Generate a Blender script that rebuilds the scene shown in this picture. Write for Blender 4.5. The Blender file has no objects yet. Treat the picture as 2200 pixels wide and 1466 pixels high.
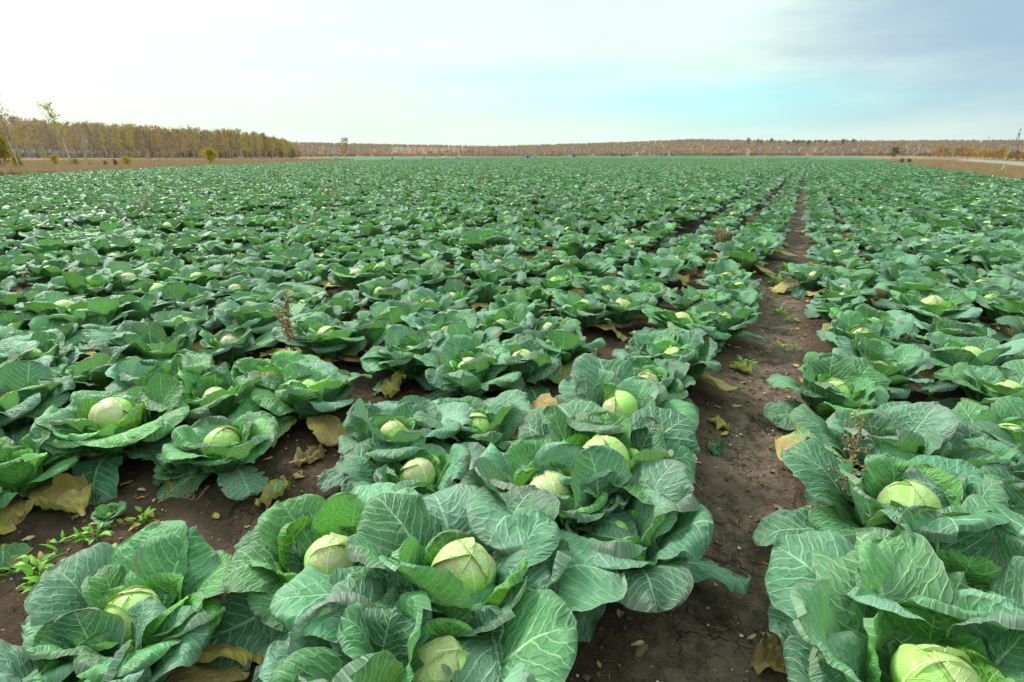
import bpy, math, random
import numpy as np
from math import radians as R_, pi, sin, cos

# ------------------------------------------------------------------ camera, sky, sun, exposure
SC = bpy.context.scene
COL = SC.collection
HC = 1.5
F_PX = 1222.0
VPX, HY = 1742.0, 322.0
PITCH = math.atan((733 - HY) / F_PX)
_d = np.array([(VPX - 1100) / F_PX, 0, 0])
YAW = math.atan2((VPX - 1100) / F_PX, math.cos(PITCH) + math.sin(PITCH) * (-(HY - 733) / F_PX))
cam = bpy.data.cameras.new('camera')
cam.sensor_width = 36.0
cam.lens = F_PX / 2200 * 36.0
cam.clip_start = 0.05
cam.clip_end = 12000
camo = bpy.data.objects.new('camera', cam)
camo.location = (0, 0, HC)
camo.rotation_euler = (pi / 2 - PITCH, 0, YAW)
COL.objects.link(camo)
SC.camera = camo

SUN_AZ = YAW + R_(50)          # counter-clockwise from the +Y rows, seen from above
SUN_EL = R_(38)
SC.view_settings.view_transform = 'Standard'
SC.view_settings.look = 'None'
SC.view_settings.exposure = 0.95
SC.view_settings.gamma = 1.0
SC.view_settings.use_curve_mapping = False


class NB:
    """small node builder"""
    def __init__(s, tree):
        s.t = tree
        s.n = tree.nodes
        s.l = tree.links

    def new(s, typ, **kw):
        nd = s.n.new(typ)
        for k, v in kw.items():
            setattr(nd, k, v)
        return nd

    def put(s, sock, v):
        if isinstance(v, bpy.types.NodeSocket):
            s.l.new(v, sock)
        elif v is not None:
            if isinstance(v, (tuple, list)) and len(v) == 3 and sock.type == 'RGBA':
                v = (*v, 1)
            sock.default_value = v

    def m(s, op, a, b=None, c=None, clamp=False):
        nd = s.new('ShaderNodeMath', operation=op, use_clamp=clamp)
        for i, v in enumerate((a, b, c)):
            s.put(nd.inputs[i], v)
        return nd.outputs[0]

    def v(s, op, a, b=None):
        nd = s.new('ShaderNodeVectorMath', operation=op)
        s.put(nd.inputs[0], a)
        if b is not None:
            s.put(nd.inputs[3 if op == 'SCALE' else 1], b)
        return nd.outputs['Value'] if op in ('DOT_PRODUCT', 'LENGTH', 'DISTANCE') else nd.outputs[0]

    def xyz(s, v):
        nd = s.new('ShaderNodeSeparateXYZ')
        s.put(nd.inputs[0], v)
        return nd.outputs

    def comb(s, x, y, z=0.0):
        nd = s.new('ShaderNodeCombineXYZ')
        for i, q in enumerate((x, y, z)):
            s.put(nd.inputs[i], q)
        return nd.outputs[0]

    def ss(s, x, a, b, lo=0.0, hi=1.0):
        nd = s.new('ShaderNodeMapRange', interpolation_type='SMOOTHSTEP')
        for i, q in enumerate((x, a, b, lo, hi)):
            s.put(nd.inputs[i], q)
        return nd.outputs[0]

    def mix(s, f, a, b, mode='MIX'):
        nd = s.new('ShaderNodeMix', data_type='RGBA', blend_type=mode)
        s.put(nd.inputs[0], f)
        s.put(nd.inputs[6], a)
        s.put(nd.inputs[7], b)
        return nd.outputs[2]

    def noise(s, vec, scale, detail=2.0, rough=0.5, dim='3D', out=0):
        nd = s.new('ShaderNodeTexNoise', noise_dimensions=dim)
        s.put(nd.inputs['Vector'], vec)
        s.put(nd.inputs['Scale'], scale)
        nd.inputs['Detail'].default_value = detail
        nd.inputs['Roughness'].default_value = rough
        return nd.outputs[out]

    def vor(s, vec, scale, feature='F1', dim='2D', out='Distance', rnd=1.0):
        nd = s.new('ShaderNodeTexVoronoi', feature=feature, voronoi_dimensions=dim)
        s.put(nd.inputs['Vector'], vec)
        nd.inputs['Scale'].default_value = scale
        nd.inputs['Randomness'].default_value = rnd
        return nd.outputs[out]

    def bump(s, h, strength, dist):
        nd = s.new('ShaderNodeBump')
        s.put(nd.inputs['Height'], h)
        nd.inputs['Strength'].default_value = strength
        nd.inputs['Distance'].default_value = dist
        return nd.outputs[0]


def pix_ray(px, py):
    a, b = (px - 1100) / F_PX, -(py - 733) / F_PX
    c, s = cos(PITCH), sin(PITCH)
    X, Y, Z = a, c + s * b, -s + c * b
    cy, sy = cos(YAW), sin(YAW)
    return np.array([X * cy - Y * sy, X * sy + Y * cy, Z])


def make_world():
    w = bpy.data.worlds.new('World')
    SC.world = w
    w.use_nodes = True
    nt = w.node_tree
    nt.nodes.clear()
    b = NB(nt)
    out = b.new('ShaderNodeOutputWorld')
    bg = b.new('ShaderNodeBackground')
    b.l.new(bg.outputs[0], out.inputs[0])
    sky = b.new('ShaderNodeTexSky', sky_type='NISHITA', sun_disc=False)
    sky.sun_elevation = SUN_EL
    sky.sun_rotation = -SUN_AZ
    sky.air_density = 1.0
    sky.dust_density = 2.0
    ST = 0.10
    bg.inputs['Strength'].default_value = ST
    d = b.new('ShaderNodeTexCoord').outputs['Generated']
    x, y, z = b.xyz(d)
    zz = b.m('MAXIMUM', z, 0.0)
    inv = b.m('DIVIDE', 1.0, b.m('ADD', zz, 0.12))
    P = b.comb(b.m('MULTIPLY', x, inv), b.m('MULTIPLY', y, inv), 0.0)
    n1 = b.noise(P, 0.55, 4.0, 0.55)
    n2 = b.noise(b.comb(b.m('MULTIPLY', x, 1.6), b.m('MULTIPLY', y, 1.6), b.m('MULTIPLY', z, 9.0)), 1.7, 4.0, 0.6)
    # azimuth seen from the rows (counter-clockwise positive) and elevation
    az = b.m('ARCTAN2', b.m('MULTIPLY', x, -1.0), y)
    el = b.m('ARCSINE', z)

    def blob(px, py, wa, we, soft0, soft1, nz=0.5):
        r = pix_ray(px, py)
        r /= np.linalg.norm(r)
        a0, e0 = math.atan2(-r[0], r[1]), math.asin(r[2])
        da = b.m('DIVIDE', b.m('SUBTRACT', az, a0), wa)
        de = b.m('DIVIDE', b.m('SUBTRACT', el, e0), we)
        rr = b.m('SQRT', b.m('ADD', b.m('MULTIPLY', da, da), b.m('MULTIPLY', de, de)))
        rr = b.m('ADD', rr, b.m('MULTIPLY', b.m('SUBTRACT', n2, 0.5), nz * 2))
        return b.ss(rr, soft0, soft1, 1.0, 0.0)
    gap = b.m('MAXIMUM', b.m('MULTIPLY', blob(1560, 218, 0.46, 0.050, 0.15, 1.2), 0.95), b.m('MULTIPLY', blob(1150, 165, 0.30, 0.028, 0.1, 1.2), 0.55))
    grey = blob(2260, 40, 0.36, 0.16, 0.05, 1.15, 0.5)
    k = 1.0 / ST
    # thin bright overcast, brighter around the hidden sun
    sd = (-sin(SUN_AZ) * cos(SUN_EL), cos(SUN_AZ) * cos(SUN_EL), sin(SUN_EL))
    sp = b.m('MAXIMUM', b.v('DOT_PRODUCT', d, sd), 0.0)
    glow = b.m('MULTIPLY', b.m('POWER', sp, 3.0), 0.06)
    lev = b.m('ADD', b.m('ADD', 0.365, b.m('MULTIPLY', n1, 0.12)), glow)
    lev = b.m('ADD', lev, b.ss(el, 0.0, 0.25, 0.05, 0.0))
    lev = b.m('ADD', lev, b.m('MULTIPLY', b.m('SUBTRACT', n2, 0.5), 0.10))
    # an overcast sky brightens from the horizon to the zenith
    lev = b.m('MULTIPLY', lev, b.m('ADD', 1.0, b.m('MULTIPLY', zz, 1.7)))
    white = b.mix(b.ss(sp, 0.35, 0.9), (0.80, 1.0, 0.89, 1), (0.80, 1.0, 0.85, 1))
    cl = b.v('SCALE', white, b.m('MULTIPLY', lev, k))
    cyan = b.mix(0.30, (0.26 * k, 0.60 * k, 0.61 * k, 1), b.v('SCALE', sky.outputs[0], 0.8))
    col = b.mix(gap, cl, cyan)
    gcol = (0.19 * k, 0.275 * k, 0.36 * k, 1)
    col = b.mix(b.m('MULTIPLY', grey, 0.95), col, gcol)
    # a share of the clear sky shows through the thin cloud everywhere
    col = b.mix(0.08, col, sky.outputs[0])
    b.l.new(col, bg.inputs['Color'])


make_world()
sun = bpy.data.lights.new('sun', 'SUN')
sun.energy = 2.9
sun.angle = R_(14)
sun.color = (1.0, 0.96, 0.88)
suno = bpy.data.objects.new('sun', sun)
suno.rotation_euler = (pi / 2 - SUN_EL, 0, SUN_AZ + pi)
suno.location = (-20, 20, 30)
COL.objects.link(suno)

rng = np.random.default_rng(7)
random.seed(7)


# ------------------------------------------------------------------ helpers
def link(o, parent=None):
    COL.objects.link(o)
    if parent is not None:
        o.parent = parent
    return o


def tag(o, label=None, cat=None, group=None, kind=None):
    if label:
        o['label'] = label
    if cat:
        o['category'] = cat
    if group:
        o['group'] = group
    if kind:
        o['kind'] = kind
    return o


def empty(name, loc, rz=0.0):
    o = bpy.data.objects.new(name, None)
    o.empty_display_size = 0.05
    o.location = loc
    o.rotation_euler = (0, 0, rz)
    COL.objects.link(o)
    return o


class MB:
    def __init__(s):
        s.v, s.f, s.mi, s.n = [], [], [], 0

    def add(s, V, Fs, mi=0):
        V = np.asarray(V, float)
        s.v.append(V)
        s.f += [tuple(int(i) + s.n for i in f) for f in Fs]
        s.mi += [mi] * len(Fs)
        s.n += len(V)

    def box(s, c, size, rz=0.0, mi=0):
        x, y, z = [q / 2 for q in size]
        V = np.array([[i, j, k] for i in (-x, x) for j in (-y, y) for k in (-z, z)])
        if rz:
            cr, sr = cos(rz), sin(rz)
            V = V @ np.array([[cr, sr, 0], [-sr, cr, 0], [0, 0, 1]])
        s.add(V + np.array(c), [(0, 1, 3, 2), (4, 6, 7, 5), (0, 4, 5, 1), (2, 3, 7, 6), (0, 2, 6, 4), (1, 5, 7, 3)], mi)

    def tube(s, pts, rad, n=6, mi=0, cap=True):
        pts = np.asarray(pts, float)
        m = len(pts)
        rad = np.broadcast_to(np.asarray(rad, float), (m,))
        T = np.gradient(pts, axis=0)
        T /= np.linalg.norm(T, axis=1)[:, None] + 1e-9
        ref = np.array([0.31, 0.95, 0.05])
        A = np.cross(T, ref)
        bad = np.linalg.norm(A, axis=1) < 0.1
        A[bad] = np.cross(T[bad], [1, 0, 0])
        A /= np.linalg.norm(A, axis=1)[:, None]
        B = np.cross(T, A)
        ang = np.arange(n) / n * 2 * pi
        V = pts[:, None, :] + rad[:, None, None] * (A[:, None, :] * np.cos(ang)[None, :, None] + B[:, None, :] * np.sin(ang)[None, :, None])
        V = V.reshape(-1, 3)
        Fs = []
        for i in range(m - 1):
            for j in range(n):
                k = (j + 1) % n
                Fs.append((i * n + j, i * n + k, (i + 1) * n + k, (i + 1) * n + j))
        if cap:
            Fs.append(tuple(range(n))[::-1])
            Fs.append(tuple((m - 1) * n + j for j in range(n)))
        s.add(V, Fs, mi)

    def mesh(s, name, mats, smooth=True):
        me = bpy.data.meshes.new(name)
        V = np.concatenate(s.v) if s.v else np.zeros((0, 3))
        me.from_pydata(V.tolist(), [], s.f)
        for m_ in (mats if isinstance(mats, (list, tuple)) else [mats]):
            me.materials.append(m_)
        if len(set(s.mi)) > 1:
            me.polygons.foreach_set('material_index', np.array(s.mi, dtype=np.int32))
        if smooth:
            me.polygons.foreach_set('use_smooth', np.ones(len(me.polygons), dtype=bool))
        me.update()
        return me

    def build(s, name, mats, parent=None, smooth=True):
        return link(bpy.data.objects.new(name, s.mesh(name, mats, smooth)), parent)


def hash2(ix, iy, seed):
    h = (ix.astype(np.int64) * 374761393 + iy.astype(np.int64) * 668265263 + seed * 974634533) & 0xffffffff
    h = ((h ^ (h >> 13)) * 1274126177) & 0xffffffff
    return ((h ^ (h >> 16)) & 0xffff) / 65535.0


def vnoise(x, y, seed=0):
    x, y = np.asarray(x, float), np.asarray(y, float)
    ix, iy = np.floor(x), np.floor(y)
    fx, fy = x - ix, y - iy
    fx, fy = fx * fx * (3 - 2 * fx), fy * fy * (3 - 2 * fy)
    a, b_ = hash2(ix, iy, seed), hash2(ix + 1, iy, seed)
    c, d = hash2(ix, iy + 1, seed), hash2(ix + 1, iy + 1, seed)
    return (a * (1 - fx) + b_ * fx) * (1 - fy) + (c * (1 - fx) + d * fx) * fy


def fbm(x, y, oct=4, seed=0, gain=0.5):
    s, a, t = 0, 1.0, 0
    for i in range(oct):
        s = s + a * vnoise(np.asarray(x) * 2 ** i + 17.3 * i, np.asarray(y) * 2 ** i - 9.1 * i, seed + i)
        t += a
        a *= gain
    return s / t


def sstep(x, a, b):
    t = np.clip((np.asarray(x, float) - a) / (b - a), 0, 1)
    return t * t * (3 - 2 * t)


# ------------------------------------------------------------------ terrain
_hx = np.array([-900, 0, 640, 1060, 1350, 1480, 1700, 2200, 3200], float)
_hh = np.array([8, 8, 8, 1, 9, 14, 11, 11, 11], float)
_haz = np.array([math.atan2(pix_ray(a, HY)[0], pix_ray(a, HY)[1]) for a in _hx])


_hh = _hh * np.cos(_haz + YAW)


def terrain(x, y):
    x, y = np.asarray(x, float), np.asarray(y, float)
    d = np.hypot(x, y)
    dd = np.minimum(d, 950)
    z = -0.0092 * np.maximum(dd - 15, 0)
    az = np.arctan2(x, y)
    h = np.interp(az, _haz, _hh)
    top = 1.5 + h / F_PX * 1650
    z = z + (top - z) * sstep(d, 930, 1650)
    return z


_hal, _hhl = _haz.tolist(), _hh.tolist()


def terr1(x, y):
    d = math.hypot(x, y)
    z = -0.0092 * max(min(d, 950.0) - 15, 0.0)
    if d > 930:
        az = math.atan2(x, y)
        h = _hhl[0]
        for i in range(len(_hal) - 1):
            if _hal[i] <= az <= _hal[i + 1]:
                h = _hhl[i] + (_hhl[i + 1] - _hhl[i]) * (az - _hal[i]) / (_hal[i + 1] - _hal[i])
                break
        else:
            h = _hhl[-1] if az > _hal[-1] else _hhl[0]
        t = min(1.0, max(0.0, (d - 930) / 720))
        t = t * t * (3 - 2 * t)
        z += (1.5 + h / F_PX * 1650 - z) * t
    return z


def at(px, py, z=None):
    """the ground point seen at a pixel (or the point at height z on flat ground)"""
    r = pix_ray(px, py)
    if z is not None:
        t = (z - HC) / r[2]
        return np.array([r[0] * t, r[1] * t, z])
    a, b_, c = (float(q) for q in r)
    t0, t = 0.3, 0.3
    while t < 4000:
        if HC + c * t < terr1(a * t, b_ * t):
            break
        t0 = t
        t *= 1.02
    for _ in range(30):
        tm = (t0 + t) / 2
        if HC + c * tm < terr1(a * tm, b_ * tm):
            t = tm
        else:
            t0 = tm
    p = r * t
    return np.array([p[0], p[1], float(terrain(p[0], p[1]))])


CAMF = np.array([-sin(YAW) * cos(PITCH), cos(YAW) * cos(PITCH), -sin(PITCH)])
CAMR = np.array([cos(YAW), sin(YAW), 0])
CAMU = np.cross(CAMR, CAMF)


def proj(p):
    p = np.asarray(p, float) - np.array([0, 0, HC])
    dp = p @ CAMF
    return 1100 + F_PX * (p @ CAMR) / dp, 733 - F_PX * (p @ CAMU) / dp, dp


# ------------------------------------------------------------------ materials
def new_mat(name):
    m = bpy.data.materials.new(name)
    m.use_nodes = True
    m.node_tree.nodes.clear()
    b = NB(m.node_tree)
    out = b.new('ShaderNodeOutputMaterial')
    return m, b, out


def principled(b, out, col, rough=0.6, spec=0.4, normal=None, transl=None):
    p = b.new('ShaderNodeBsdfPrincipled')
    b.put(p.inputs['Base Color'], col)
    b.put(p.inputs['Roughness'], rough)
    b.put(p.inputs['Specular IOR Level'], spec)
    if normal is not None:
        b.l.new(normal, p.inputs['Normal'])
    if transl is not None:
        f, tc = transl
        t = b.new('ShaderNodeBsdfTranslucent')
        b.put(t.inputs['Color'], tc)
        mx = b.new('ShaderNodeMixShader')
        b.put(mx.inputs[0], f)
        b.l.new(p.outputs[0], mx.inputs[1])
        b.l.new(t.outputs[0], mx.inputs[2])
        b.l.new(mx.outputs[0], out.inputs[0])
    else:
        b.l.new(p.outputs[0], out.inputs[0])
    return p


NV = 13.0      # lateral veins per leaf length


def leaf_material(name, from_attr=False, detail=True):
    """cabbage leaf: r of the object colour = fresh green share, g = withering, b = purple tinge"""
    m, b, out = new_mat(name)
    if from_attr:
        pc = b.new('ShaderNodeAttribute', attribute_name='tint').outputs['Color']
    else:
        pc = b.new('ShaderNodeObjectInfo').outputs['Color']
    rnd = b.new('ShaderNodeObjectInfo').outputs['Random']
    kr, kg, kb = b.xyz(pc)
    uv = b.new('ShaderNodeUVMap', uv_map='plan').outputs[0]
    ed = b.new('ShaderNodeUVMap', uv_map='edge').outputs[0]
    u, y, _ = b.xyz(uv)
    x = b.m('SUBTRACT', u, 0.5)
    seed = b.m('MULTIPLY', rnd, 37.0)
    wv = b.comb(u, y, seed)
    dist = b.m('MULTIPLY', b.m('SUBTRACT', b.noise(wv, 4.2, 3.0), 0.5), 0.16)
    ax = b.m('ABSOLUTE', x)
    q = b.m('SUBTRACT', y, b.m('ADD', b.m('MULTIPLY', ax, 0.62), b.m('MULTIPLY', b.m('MULTIPLY', ax, ax), 0.9)))
    qd = b.m('ADD', q, dist)
    side = b.m('MULTIPLY', b.m('GREATER_THAN', x, 0.0), 0.45)
    ph = b.m('ADD', b.m('MULTIPLY', qd, b.m('ADD', NV * 0.82, b.m('MULTIPLY', b.m('FRACT', b.m('MULTIPLY', rnd, 3.7)), NV * 0.36))), side)
    dl = b.m('DIVIDE', b.m('ABSOLUTE', b.m('SUBTRACT', b.m('FRACT', ph), 0.5)), NV)
    wl = b.m('SUBTRACT', 0.0058, b.m('MULTIPLY', ax, 0.009))
    lat = b.m('MULTIPLY', b.ss(dl, b.m('MULTIPLY', wl, 0.35), b.m('ADD', wl, 0.003), 1.0, 0.0), b.ss(q, -0.12, 0.02))
    xm = b.m('ABSOLUTE', b.m('ADD', x, b.m('MULTIPLY', dist, 0.15)))
    wm = b.m('ADD', 0.006, b.m('MULTIPLY', b.m('MAXIMUM', b.m('SUBTRACT', 0.95, y), 0.0), 0.038))
    mid = b.ss(xm, b.m('MULTIPLY', wm, 0.45), wm, 1.0, 0.0)
    nv = b.comb(b.m('ADD', u, b.m('MULTIPLY', seed, 1.0)), b.m('ADD', b.m('MULTIPLY', qd, 1.1), dist), 0.0)
    e1 = b.vor(nv, 15.0, 'DISTANCE_TO_EDGE')
    sec = b.ss(e1, 0.0, 0.075, 1.0, 0.0)
    veins = b.m('MAXIMUM', b.m('MULTIPLY', lat, 0.85), mid)
    veins = b.m('MAXIMUM', veins, b.m('MULTIPLY', sec, 0.34))
    ter = None
    if detail:
        e2 = b.vor(nv, 44.0, 'DISTANCE_TO_EDGE')
        ter = b.ss(e2, 0.0, 0.12, 1.0, 0.0)
        veins = b.m('MAXIMUM', veins, b.m('MULTIPLY', ter, 0.13))
    big = b.noise(wv, 2.2, 3.0)
    veins = b.m('MULTIPLY', veins, b.ss(b.noise(wv, 7.0, 2.0), 0.28, 0.60, 0.60, 1.0))
    fine = b.noise(wv, 26.0, 3.0, 0.65)
    blue = b.mix(rnd, (0.053, 0.178, 0.100), (0.050, 0.160, 0.070))
    green = b.mix(rnd, (0.075, 0.33, 0.032), (0.115, 0.36, 0.040))
    # the bloom wears off towards the leaf base, showing fresher green
    fr = b.m('ADD', kr, b.m('ADD', b.ss(y, 0.05, 0.6, 0.34, 0.0), b.m('MULTIPLY', b.m('SUBTRACT', big, 0.5), 0.5)), clamp=True)
    col = b.mix(fr, blue, green)
    bloom = b.m('ADD', b.m('MULTIPLY', b.ss(big, 0.46, 0.72), 0.45), b.m('MULTIPLY', b.m('GREATER_THAN', b.m('FRACT', b.m('MULTIPLY', rnd, 11.7)), 0.66), 0.42))
    bloom = b.m('MULTIPLY', bloom, b.m('SUBTRACT', 1.0, fr))
    col = b.mix(bloom, col, (0.205, 0.34, 0.27))
    col = b.v('SCALE', col, b.m('ADD', 0.72, b.m('MULTIPLY', fine, 0.55)))
    col = b.v('SCALE', col, b.m('ADD', 0.56, b.m('MULTIPLY', b.m('FRACT', b.m('MULTIPLY', rnd, 7.31)), 0.80)))
    vc = b.mix(fr, (0.36, 0.56, 0.38), (0.44, 0.70, 0.20))
    col = b.mix(b.m('MULTIPLY', veins, 0.62), col, vc)
    t, s, _ = b.xyz(ed)
    at_ = b.m('MULTIPLY', b.m('ABSOLUTE', b.m('SUBTRACT', t, 0.5)), 2.0)
    rim = b.m('MAXIMUM', at_, b.m('MULTIPLY', s, 0.985))
    purp = b.m('MULTIPLY', b.ss(b.m('ADD', rim, b.m('MULTIPLY', big, 0.35)), 1.01, 1.25), b.m('MULTIPLY', kb, 0.9))
    col = b.mix(purp, col, (0.19, 0.13, 0.155))
    col = b.mix(b.m('MULTIPLY', b.ss(rim, 0.965, 0.995), 0.35), col, (0.24, 0.33, 0.24))  # backlit look of the curled margin, put in as a paler rim colour
    # withering: yellow, then tan and brown blotches
    yel = b.mix(b.ss(b.noise(wv, 3.2, 4.0, 0.6), 0.42, 0.62), (0.44, 0.36, 0.09), (0.36, 0.24, 0.10))
    brn = b.mix(b.ss(b.noise(wv, 6.0, 4.0, 0.7), 0.38, 0.66), (0.33, 0.215, 0.105), (0.13, 0.075, 0.035))
    old = b.mix(b.ss(kg, 0.55, 1.0), yel, brn)
    old = b.mix(b.m('MULTIPLY', veins, 0.35), old, (0.48, 0.40, 0.20))
    of = b.ss(b.m('ADD', kg, b.m('ADD', b.m('MULTIPLY', b.m('SUBTRACT', big, 0.5), 0.8), b.m('MULTIPLY', b.m('SUBTRACT', rim, 0.8), 0.25))), 0.22, 0.50)
    of = b.m('MULTIPLY', of, b.ss(kg, 0.0, 0.12))
    col = b.mix(of, col, old)
    # specks
    sp = b.vor(b.comb(b.m('ADD', u, seed), y, 0.0), 34.0)
    col = b.mix(b.m('MULTIPLY', b.ss(sp, 0.05, 0.10, 1.0, 0.0), b.m('MULTIPLY', b.ss(big, 0.5, 0.6), 0.55)), col, (0.10, 0.085, 0.05))
    h = b.m('ADD', b.m('MULTIPLY', veins, -1.0), b.m('MULTIPLY', mid, 2.6))
    pk = b.ss(e1, 0.0, 0.32)
    h = b.m('ADD', h, b.m('MULTIPLY', pk, 0.85))
    h = b.m('ADD', h, b.m('MULTIPLY', fine, 0.35))
    nrm = b.bump(h, 0.5, 0.006)
    rough = b.m('ADD', 0.42, b.m('MULTIPLY', big, 0.25))
    rough = b.m('ADD', rough, b.m('MULTIPLY', kg, 0.25))
    tc = b.mix(0.5, col, (0.20, 0.50, 0.03))
    if from_attr:
        rough = b.m('SUBTRACT', rough, 0.08)
        col = b.v('SCALE', col, 0.84)
    p = principled(b, out, col, rough, 0.34, nrm, (0.22, tc))
    return m


def head_material(name, from_attr=False):
    m, b, out = new_mat(name)
    if from_attr:
        pc = b.new('ShaderNodeAttribute', attribute_name='tint').outputs['Color']
    else:
        pc = b.new('ShaderNodeObjectInfo').outputs['Color']
    rnd = b.new('ShaderNodeObjectInfo').outputs['Random']
    kr, kg, kb = b.xyz(pc)
    uv = b.new('ShaderNodeUVMap', uv_map='plan').outputs[0]
    ed = b.new('ShaderNodeUVMap', uv_map='edge').outputs[0]
    u, y, _ = b.xyz(uv)
    t, s, _ = b.xyz(ed)
    x = b.m('SUBTRACT', u, 0.5)
    seed = b.m('MULTIPLY', rnd, 23.0)
    wv = b.comb(u, y, seed)
    big = b.noise(wv, 3.0, 3.0)
    dist = b.m('MULTIPLY', b.m('SUBTRACT', b.noise(wv, 6.0, 2.0), 0.5), 0.09)
    ax = b.m('ABSOLUTE', x)
    q = b.m('ADD', b.m('SUBTRACT', y, b.m('MULTIPLY', ax, 1.35)), dist)
    ph = b.m('ADD', b.m('MULTIPLY', q, 9.0), b.m('MULTIPLY', b.m('GREATER_THAN', x, 0.0), 0.5))
    dl = b.m('DIVIDE', b.m('ABSOLUTE', b.m('SUBTRACT', b.m('FRACT', ph), 0.5)), 9.0)
    lat = b.ss(dl, 0.002, 0.011, 1.0, 0.0)
    mid = b.ss(b.m('SUBTRACT', ax, b.ss(y, 0.1, 0.9, 0.020, 0.0)), 0.004, 0.014, 1.0, 0.0)
    e1 = b.vor(b.comb(b.m('ADD', u, seed), q, 0.0), 16.0, 'DISTANCE_TO_EDGE')
    sec = b.ss(e1, 0.0, 0.08, 1.0, 0.0)
    veins = b.m('MAXIMUM', b.m('MULTIPLY', b.m('MAXIMUM', lat, mid), 0.8), b.m('MULTIPLY', sec, 0.3))
    pale = b.mix(big, (0.42, 0.66, 0.17), (0.32, 0.60, 0.10))
    fresh = (0.16, 0.50, 0.045)
    col = b.mix(b.m('ADD', b.m('MULTIPLY', kr, 0.6), b.ss(s, 0.30, 0.62, 0.55, 0.0), clamp=True), pale, fresh)
    tan = b.mix(b.noise(wv, 7.0, 3.0), (0.52, 0.43, 0.28), (0.34, 0.20, 0.165))
    tf = b.m('MULTIPLY', b.ss(b.m('ADD', s, b.m('MULTIPLY', b.m('SUBTRACT', big, 0.5), 0.7)), 0.47, 0.74), b.m('MULTIPLY', kb, 0.95))
    col = b.mix(tf, col, tan)
    col = b.mix(b.m('MULTIPLY', veins, 0.62), col, (0.70, 0.80, 0.42))
    col = b.mix(b.m('MULTIPLY', b.ss(b.noise(wv, 4.5, 4.0, .65), .48, .66), .35), col, (0.50, 0.62, 0.42))
    rim = b.m('MAXIMUM', b.m('MULTIPLY', b.m('ABSOLUTE', b.m('SUBTRACT', t, 0.5)), 2.0), s)
    col = b.mix(b.m('MULTIPLY', b.ss(rim, 0.965, 0.995), 0.4), col, (0.50, 0.58, 0.27))
    rot = b.ss(b.m('ADD', kg, b.m('MULTIPLY', b.m('SUBTRACT', big, 0.5), 0.6)), 0.4, 0.7)
    rot = b.m('MULTIPLY', rot, b.ss(kg, 0.0, 0.2))
    col = b.mix(rot, col, b.mix(b.noise(wv, 22.0, 3.0), (0.10, 0.06, 0.04), (0.42, 0.33, 0.22)))
    h = b.m('ADD', b.m('MULTIPLY', veins, 0.8), b.m('MULTIPLY', b.noise(wv, 20.0, 2.0), 0.5))
    principled(b, out, col, 0.44, 0.35, b.bump(h, 0.8, 0.004), (0.10, (0.4, 0.6, 0.08)))
    return m


def flat_mat(name, c1, c2, scale=8.0, rough=0.8, spec=0.2, bump=0.0, bdist=0.01, obj_rand=0.0, coords='Object', transl=None, detail=4.0):
    m, b, out = new_mat(name)
    co = b.new('ShaderNodeTexCoord').outputs[coords]
    n = b.noise(co, scale, detail, 0.6)
    col = b.mix(b.ss(n, 0.35, 0.65), c1, c2)
    if obj_rand:
        r = b.new('ShaderNodeObjectInfo').outputs['Random']
        col = b.v('SCALE', col, b.m('ADD', 1 - obj_rand / 2, b.m('MULTIPLY', r, obj_rand)))
    nrm = b.bump(n, bump, bdist) if bump else None
    principled(b, out, col, rough, spec, nrm, transl)
    return m


M = {}
M['leaf'] = leaf_material('cabbage_leaf')
M['leaf_far'] = leaf_material('cabbage_leaf_field', True, False)
M['head'] = head_material('cabbage_head')
M['head_far'] = head_material('cabbage_head_field', True)
M['stem'] = flat_mat('cabbage_stem', (0.30, 0.36, 0.18), (0.18, 0.20, 0.09), 30, 0.6, 0.3, 0.3)


# ------------------------------------------------------------------ ground
ZONE_EDGE_L = [(-60, 393), (0, 388), (300, 368), (500, 358), (650, 351.5), (760, 347.5), (940, 343), (1100, 337.5), (1400, 335)]
ZONE_EDGE_R = [(1740, 335), (1850, 336.5), (1890, 343), (1945, 355), (2000, 366), (2060, 374.5), (2120, 384.5), (2200, 400), (2300, 418)]
EL = np.array([at(*p)[:2] for p in ZONE_EDGE_L])
ER = np.array([at(*p)[:2] for p in ZONE_EDGE_R])
FAR_END = min(EL[-1, 1], ER[0, 1])
_elx = np.concatenate([[EL[0, 0] - 0.2], EL[:, 0]]), np.concatenate([[-20], EL[:, 1]])
_o = np.argsort(ER[:, 1])
_erx = np.concatenate([[ER[_o[0], 0]], ER[_o, 0]]), np.concatenate([[-20], ER[_o, 1]])
_o2 = np.argsort(_elx[1])
_elx = _elx[0][_o2], _elx[1][_o2]


def in_field(x, y):
    """signed-ish margin, positive inside the field"""
    xl = np.interp(y, _elx[1], _elx[0])
    xr = np.interp(y, _erx[1], _erx[0])
    return np.minimum(np.minimum(x - xl, xr - x), FAR_END - y)


ROWS_R = [0.49 + 0.615 * i for i in range(0, 200)]
ROWS_L = [-0.63, -1.38] + [-2.12 - 0.69 * i for i in range(0, 700)]


def soil_height(x, y):
    x, y = np.asarray(x, float), np.asarray(y, float)
    d = np.hypot(x, y)
    near = 1 - sstep(d, 10, 22)
    h = 0.030 * (fbm(x * 2.2, y * 2.2, 3, 3) - 0.5)
    h += 0.030 * (fbm(x * 9, y * 9, 3, 11) - 0.5)
    c = fbm(x * 26, y * 26, 2, 21)
    h += 0.016 * np.maximum(c - 0.52, 0) / 0.4
    # trodden furrow of the bare path and earthed-up rows beside it
    px = x + 0.05 - 0.04 * np.sin(y * 0.8)
    h -= 0.035 * np.exp(-(px / 0.22) ** 2)
    h += 0.030 * np.exp(-((x - 0.5) / 0.28) ** 2) + 0.030 * np.exp(-((x + 0.7) / 0.28) ** 2)
    return h * near


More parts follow.
